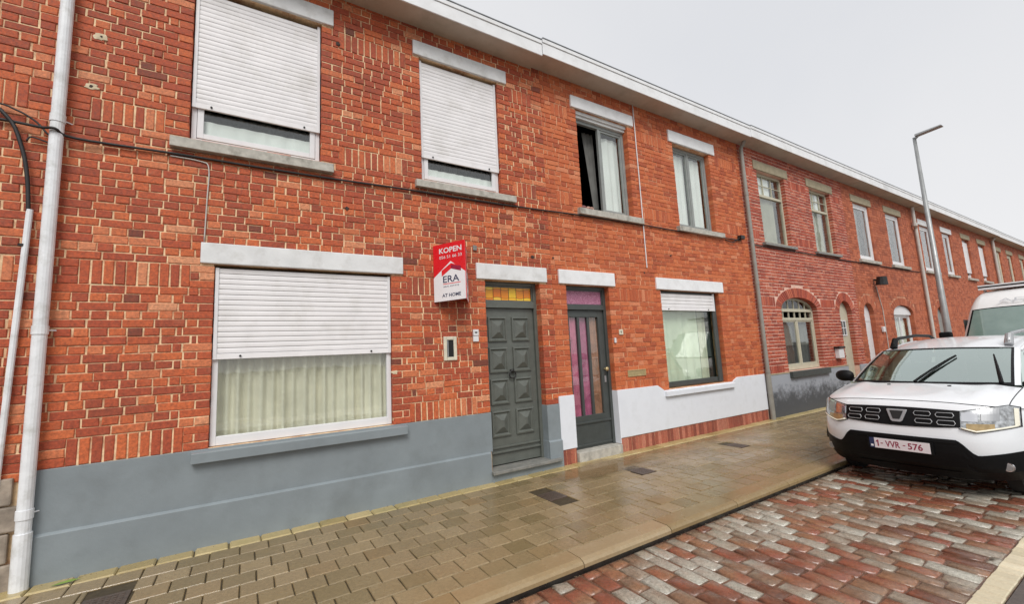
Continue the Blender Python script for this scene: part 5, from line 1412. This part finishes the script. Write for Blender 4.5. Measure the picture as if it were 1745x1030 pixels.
    mb = MB(); mb.prism(pts2, lambda y, z, s: (fx(y, z) - (0.036, 0.0325)[s], y, z)); mb.build('badge_centre', M['iron'], bd)
    # headlights
    for sg in (-1, 1):
        y0, y1 = 0.485, 0.862
        ht = lambda y: lerp(0.865, 0.925, min(1, (abs(y) - 0.485) / 0.3)) if abs(y) < 0.80 else lerp(0.925, 0.90, (abs(y) - 0.80) / 0.06)
        hb = lambda y: lerp(0.705, 0.668, min(1, (abs(y) - 0.485) / 0.12)) if abs(y) < 0.605 else lerp(0.668, 0.725, (abs(y) - 0.605) / 0.257)
        a, b_ = (y0, y1) if sg > 0 else (-y1, -y0)
        hl = patch(a, b_, lambda y: hb(y) - 0.006, lambda y: ht(y) + 0.006, 0.004, 'headlight', M['car_black'], t, 0.01, 18)
        patch(a + 0.006, b_ - 0.006, hb, ht, 0.008, 'reflector', M['reflector'], hl, 0.003, 18)
        mid = sg * 0.62
        patch(min(mid, sg * 0.51), max(mid, sg * 0.51), lambda y: 0.775, lambda y: ht(y) - 0.012, 0.016, 'lamp_housing', M['chrome'], hl, 0.008, 6)
        patch(min(sg * 0.64, sg * 0.75), max(sg * 0.64, sg * 0.75), lambda y: 0.785, lambda y: ht(y) - 0.012, 0.015, 'lamp_housing', M['silver'], hl, 0.008, 6)
        patch(min(sg * 0.54, sg * 0.72), max(sg * 0.54, sg * 0.72), lambda y: hb(y) + 0.02, lambda y: 0.755, 0.013, 'indicator', M['amber_refl'], hl, 0.004, 6)
        patch(min(sg * 0.828, sg * 0.852), max(sg * 0.828, sg * 0.852), lambda y: hb(y) + 0.012, lambda y: ht(y) - 0.012, 0.014, 'indicator', M['drl'], hl, 0.004, 6)
        dl = MB(); dl.tube([(fx(sg * (y0 + 0.02 + (y1 - y0 - 0.04) * k / 10), hb(y0 + 0.02 + (y1 - y0 - 0.04) * k / 10) + 0.012) - 0.02, sg * (y0 + 0.02 + (y1 - y0 - 0.04) * k / 10), hb(y0 + 0.02 + (y1 - y0 - 0.04) * k / 10) + 0.012) for k in range(11)], 0.009, 6); dl.build('light_guide', M['drl'], hl, smooth=True)
    # black lower bumper with raised ends
    def lt(y):
        q = abs(y)
        if q < 0.45: return 0.585
        if q < 0.60: return lerp(0.585, 0.445, (0.5 - 0.5 * math.cos(math.pi * (q - 0.45) / 0.15)))
        return lerp(0.445, 0.50, (q - 0.60) / 0.28)
    lg = patch(-0.883, 0.883, lambda y: 0.17 + 0.04 * (abs(y) / 0.88) ** 2, lt, 0.012, 'lower_bumper', M['car_black'], t, 0.03, 60, 6)
    patch(-0.46, 0.46, lambda y: lt(y) - 0.03, lambda y: lt(y) + 0.004, 0.020, 'bumper_lip', M['car_black'], t, 0.02, 30, 2)
    patch(-0.44, 0.44, lambda y: 0.235, lambda y: 0.255, 0.020, 'skid_plate', M['car_black'], t, 0.02, 20, 2)
    for sg in (-1, 1):
        yc = sg * 0.755; zc = 0.345
        mb = MB(); mb.tube([(fx(yc, zc) - 0.004, yc, zc), (fx(yc, zc) - 0.022, yc, zc)], [0.045, 0.042], 16); fl = mb.build('fog_light', M['chrome'], t)
        mb = MB(); mb.tube([(fx(yc, zc) - 0.0225, yc, zc), (fx(yc, zc) - 0.024, yc, zc)], [0.034, 0.030], 16); mb.build('lens', M['silver'], fl)
    # plate
    px = fx(0, 0.48) - 0.035
    PYW = 0.27; pc = 0.0
    mb = MB(); mb.box(px + 0.004, px + 0.03, -0.285, 0.285, 0.415, 0.545); ph = mb.build('plate_holder', M['car_black'], t, bevel=0.003)
    mb = MB(); mb.box(px, px + 0.0038, -0.262, 0.218, 0.425, 0.535); pl_ = mb.build('number_plate', M['plate_white'], t, bevel=0.002)
    mb = MB(); mb.box(px, px + 0.0038, 0.2182, 0.262, 0.425, 0.535); mb.build('country_strip', M['plate_blue'], pl_)
    mb = MB(); mb.box(px - 0.001, px - 0.0005, 0.228, 0.252, 0.44, 0.462); mb.build('country_mark', M['sign_white'], pl_)
    q = MB(); q.prism([(0.178, 0.446), (0.190, 0.446), (0.190, 0.494), (0.202, 0.488), (0.202, 0.499), (0.188, 0.514), (0.178, 0.514)], lambda y, z, s: (px - (0.001, 0.0002)[s], y, z)); q.build('plate_number', M['plate_red'], pl_)
    for w_, u0, u1 in ( ('-', 0.160, 0.138), ('VVR', 0.118, -0.012), ('-', -0.036, -0.058), ('576', -0.078, -0.202)):
        text(w_, 'plate_number', M['plate_red'], pl_, (px, u0, 0.446 if w_ != '-' else 0.476), (0, -1, 0), (0, 0, 1), 0.068 if w_ != '-' else 0.010, u0 - u1, 0.02, 0.0008)
    # wipers
    for yb, yt, s0, s1 in ((0.06, -0.20, 0.02, 0.70), (-0.66, -0.52, 0.02, 0.72)):
        a_ = ws(yb / 0.74, s0); 
        pts = []
        for k in range(7):
            s_ = lerp(s0, s1, k / 6); yy = lerp(yb, yt, k / 6) / lerp(0.745, 0.645, s_); p = ws(yy, s_); pts.append((p[0] - 0.02, p[1], p[2] + 0.02))
        mb = MB(); mb.tube(pts, [0.016, 0.016, 0.014, 0.013, 0.011, 0.009, 0.006], 6)
        pts3 = [(p[0] + 0.008, p[1] - 0.03 * (1 if yb > -0.3 else -0.6) * (1 - i / 7), p[2] - 0.008) for i, p in enumerate(pts)]
        mb.tube(pts3, 0.007, 5); mb.build('wiper', M['car_black'], t)
    for y in (-0.28, 0.28):
        mb = MB(); mb.box(0.78, 0.80, y - 0.015, y + 0.015, 1.066, 1.078); mb.build('washer_jet', M['car_black'], t)
    return t
make_car((6.19, -3.142, RZ + 0.012), R(-1.0))

# ------------------------------------------------------------------ parked van
def make_van(loc):
    t = root('parked_van', loc, 'white high roofed delivery van parked right behind the white car', 'van', local=True)
    lerp = lambda a, b_, s: a + (b_ - a) * s
    keys = [(0.0, 0.62, 0.80), (0.06, 0.90, 0.88), (0.30, 1.08, 0.94), (0.62, 1.20, 0.98), (0.86, 1.50, 0.985), (1.10, 1.82, 0.985), (1.33, 2.12, 0.985), (1.50, 2.30, 0.985), (1.75, 2.45, 0.985), (2.1, 2.52, 0.985), (3.5, 2.54, 0.985), (5.3, 2.52, 0.985), (5.42, 2.44, 0.96)]
    def sec(x, zt, hw):
        pts = []
        tw = lambda z: hw - 0.17 * max(0, (z - 1.15) / 1.4) ** 1.5
        rad = 0.16
        pts.append((x, hw - 0.05, 0.32)); pts.append((x, hw, 0.45))
        for k in range(1, 7):
            z = lerp(0.45, max(0.5, zt - rad), k / 6); pts.append((x, tw(z), z))
        w_ = tw(zt - rad)
        for k in range(1, 6):
            a = math.pi / 2 * k / 5; pts.append((x, w_ - rad + rad * math.cos(a), zt - rad + rad * math.sin(a)))
        for k in range(1, 5): pts.append((x, (w_ - rad) * (1 - k / 4), zt + 0.02 * k / 4))
        return pts
    def full(x, zt, hw):
        p = sec(x, zt, hw); return p + [(a, -b_, c) for a, b_, c in p[-2::-1]]
    def bow(row, amt): return [(x + amt * (abs(y)) ** 2, y, z) for x, y, z in row]
    rows = []
    for i, (x, z, w) in enumerate(keys): rows.append(bow(full(x, z, w), 0.16 if i < 9 else 0.02))
    mb = MB(); mb.grid(rows); n0 = len(mb.v)
    mb.add([tuple(p) for p in rows[0]], [tuple(range(len(rows[0])))]); mb.add([tuple(p) for p in rows[-1]], [tuple(range(len(rows[-1])))[::-1]])
    mb.build('body', M['van_white'], t, smooth=True, fix=True)
    def ws(y_, s):
        x = lerp(0.88, 1.33, s); z = lerp(1.50, 2.10, s); hw = lerp(0.88, 0.80, s)
        y = hw * y_; return (x + 0.16 * y * y - 0.022, y, z + 0.035 - 0.02 * y_ ** 4)
    mb = MB(); mb.grid([[ws(-1.04 + 2.08 * i / 16, -0.35 + 1.39 * j / 8) for i in range(17)] for j in range(9)]); mb.build('windscreen_seal', M['car_black'], t, smooth=True)
    mb = MB(); mb.grid([[(lambda p: (p[0] - 0.012, p[1], p[2] + 0.004))(ws(-1 + 2 * i / 16, -0.3 + 1.3 * j / 8)) for i in range(17)] for j in range(9)]); mb.build('windscreen', M['van_glass'], t, smooth=True)
    for sg in (-1, 1):
        mb = MB(); mb.box(0.86, 0.97, sg * 1.16 - 0.10, sg * 1.16 + 0.10, 1.38, 1.72); m_ = mb.build('door_mirror', M['car_black'], t, bevel=0.035)
        mb = MB(); mb.tube([(0.95, sg * 0.95, 1.45), (0.93, sg * 1.08, 1.5)], 0.03, 6); mb.build('mirror_arm', M['car_black'], m_)
        mb = MB(); mb.box(1.35, 2.2, min(sg * 0.955, sg * 0.965), max(sg * 0.955, sg * 0.965), 1.35, 1.95); mb.build('side_window', M['anthracite'], t)
        mb = MB(); mb.box(0.12, 0.5, min(sg * 0.62, sg * 0.93), max(sg * 0.62, sg * 0.93), 0.75, 1.05); mb.build('headlight', M['reflector'], t, bevel=0.06)
        for w in (0.95, 4.4):
            mb = MB(); mb.tube([(w, sg * 0.76, 0.35), (w, sg * 0.99, 0.35)], 0.35, 28); wh = mb.build('wheel', M['tyre'], t)
            mb = MB(); mb.tube([(w, sg * 0.97, 0.35), (w, sg * 1.0, 0.35)], [0.21, 0.2], 20); mb.build('rim', M['rim'], wh)
    mb = MB(); mb.box(-0.03, 0.14, -0.82, 0.82, 0.28, 0.60); mb.box(-0.02, 0.1, -0.5, 0.5, 0.66, 0.82); mb.build('bumper', M['car_black'], t, bevel=0.04)
    mb = MB(); mb.box(2.0, 4.6, -0.80, 0.80, 2.60, 2.63); mb.box(2.0, 2.04, -0.80, 0.80, 2.56, 2.66)
    for x in (2.3, 3.3, 4.3):
        mb.box(x, x + 0.04, -0.78, -0.74, 2.50, 2.60); mb.box(x, x + 0.04, 0.74, 0.78, 2.50, 2.60)
    mb.build('roof_rack', M['pvc'], t)
    v_ = Vector((1.60 - 1.42, 0, 2.37 - 2.215)).normalized()
    text('ADVA', 'roof_lettering', M['grey_letter'], t, (1.405, 0.44, 2.232), (0, -1, 0), tuple(v_), 0.10, 0.75, 0.0, 0.03)
    mb = MB(); mb.box(1.28, 1.30, -0.16, 0.16, 2.0, 2.08); mb.build('rear_view_mirror', M['car_black'], t, bevel=0.01)
    return t
M['van_glass'] = None
mt, n, b = base_mat('van_windscreen')
c = ramp(n, nz(n, 1.6, 4).outputs[0], [(0.3, (0.13, 0.20, 0.175)), (0.7, (0.22, 0.30, 0.27))])
n.links.new(c.outputs[0], b.inputs['Base Color']); b.inputs['Roughness'].default_value = 0.05; b.inputs['IOR'].default_value = 1.9
M['van_glass'] = mt
make_van((11.25, -3.42, RZ))

# ------------------------------------------------------------------ person behind the open window (forearm on the sill)
def skin_chain(name, verts, edges, radii, m_, parent=None, sub=2, rootv=0):
    me = bpy.data.meshes.new(name); me.from_pydata(verts, edges, []); me.materials.append(m_)
    o = bpy.data.objects.new(name, me); COL.objects.link(o)
    if parent:
        o.parent = parent
        if parent.name in ROOT_INV: o.matrix_parent_inverse = ROOT_INV[parent.name]
    o.modifiers.new('skin', 'SKIN')
    sv = me.skin_vertices[0].data
    for i, r_ in enumerate(radii): sv[i].radius = (r_, r_)
    for v in sv: v.use_root = False
    sv[rootv].use_root = True
    s_ = o.modifiers.new('subd', 'SUBSURF'); s_.levels = sub; s_.render_levels = sub
    return o
t = root('person', (4.45, 0.62, 3.20), 'person in a dark mauve sleeve inside the dark open window, hand resting on the sill', 'person')
V = [(4.45, 0.62, 4.02), (4.45, 0.60, 4.25), (4.45, 0.57, 4.50), (4.45, 0.56, 4.60), (4.47, 0.55, 4.66), (4.48, 0.53, 4.78),
     (4.63, 0.52, 4.52), (4.66, 0.40, 4.26), (4.72, 0.16, 4.00), (4.80, 0.07, 3.975),
     (4.27, 0.58, 4.50), (4.24, 0.62, 4.22), (4.30, 0.45, 4.02),
     (4.55, 0.64, 3.92), (4.56, 0.60, 3.60), (4.56, 0.64, 3.24), (4.36, 0.64, 3.92), (4.36, 0.60, 3.60), (4.36, 0.64, 3.24)]
Eg = [(0, 1), (1, 2), (2, 3), (3, 4), (4, 5), (2, 6), (6, 7), (7, 8), (8, 9), (2, 10), (10, 11), (11, 12), (0, 13), (13, 14), (14, 15), (0, 16), (16, 17), (17, 18)]
rd = [0.15, 0.14, 0.14, 0.06, 0.055, 0.10, 0.06, 0.05, 0.042, 0.034, 0.06, 0.05, 0.04, 0.09, 0.06, 0.04, 0.09, 0.06, 0.04]
skin_chain('body', V, Eg, rd, M['sleeve'], t)
hand = [(4.795, 0.075, 3.975), (4.835, 0.055, 3.968), (4.862, 0.048, 3.962)]
he = [(0, 1), (1, 2)]; hr = [0.024, 0.030, 0.026]
skin_chain('hand', hand, he, hr, M['skin'], t)
for k in range(4):
    y = 0.018 + 0.021 * k; z = 3.972; L_ = (0.034, 0.040, 0.038, 0.030)[k]
    skin_chain('finger', [(4.858, y, z), (4.858 + L_, y - 0.004, z - 0.004), (4.858 + L_ + 0.014, y - 0.006, z - 0.026), (4.858 + L_ - 0.006, y - 0.004, z - 0.036)], [(0, 1), (1, 2), (2, 3)], [0.010, 0.0095, 0.009, 0.008], M['skin'], t, 1)
skin_chain('thumb', [(4.820, 0.030, 3.966), (4.848, 0.004, 3.955), (4.872, -0.004, 3.946)], [(0, 1), (1, 2)], [0.012, 0.011, 0.009], M['skin'], t, 1)
mb = MB(); rows = []
for k in range(7):
    th = math.pi * 0.62 * k / 6
    rows.append([(4.48 + 0.108 * math.sin(th) * math.cos(a), 0.545 + 0.118 * math.sin(th) * math.sin(a), 4.775 + 0.135 * math.cos(th)) for a in [2 * math.pi * i / 12 for i in range(12)]])
mb.grid(rows, closed=True); mb.build('hair', M['dark_cloth'], t, smooth=True)

# old mortar patches and holes on the front of the left house
rp = random.Random(11)
for i, (x, z, rx, rz, key) in enumerate(PATCHES):
    mb = MB(); N = 14; vs = [(x, -0.0075 - (0.003 if key == 'hole' else 0), z)]
    for k in range(N):
        a = 6.283 * k / N; q = rp.uniform(0.65, 1.15); vs.append((x + rx * q * math.cos(a), -0.0055 - (0.003 if key == 'hole' else 0), z + rz * q * math.sin(a)))
    for k in range(N):
        a = 6.283 * k / N; q = 1.1; p = vs[1 + k]; vs.append((x + (p[0] - x) * q, 0.006, z + (p[2] - z) * q))
    mb.add(vs, [(0, 1 + k, 1 + (k + 1) % N) for k in range(N)] + [(1 + k, 1 + N + k, 1 + N + (k + 1) % N, 1 + (k + 1) % N) for k in range(N)])
    mb.build('mortar_patch' if key == 'patch' else 'wall_hole', M[key], h1 if x < 3.93 else h2)
# grit and crumbs washed along the kerb and wall foot
mb = MB()
for i in range(520):
    if i % 3: x = rp.uniform(1.0, 9.0); y = KY1 - 0.01 - abs(rp.gauss(0, 0.05)); z = RZ + 0.004
    else: x = rp.uniform(-1.3, 9.0); y = -0.055 - abs(rp.gauss(0, 0.03)); z = 0.006
    q = rp.uniform(0.002, 0.007); a = rp.random() * 3
    mb.add([(x + q * math.cos(a), y + q * math.sin(a), z), (x + q * math.cos(a + 2.1), y + q * math.sin(a + 2.1), z), (x + q * math.cos(a + 4.2), y + q * math.sin(a + 4.2), z), (x, y, z + q * 0.8)], [(0, 1, 3), (1, 2, 3), (2, 0, 3)])
kind(mb.build('gutter_grit', M['grit_bits']), 'stuff')
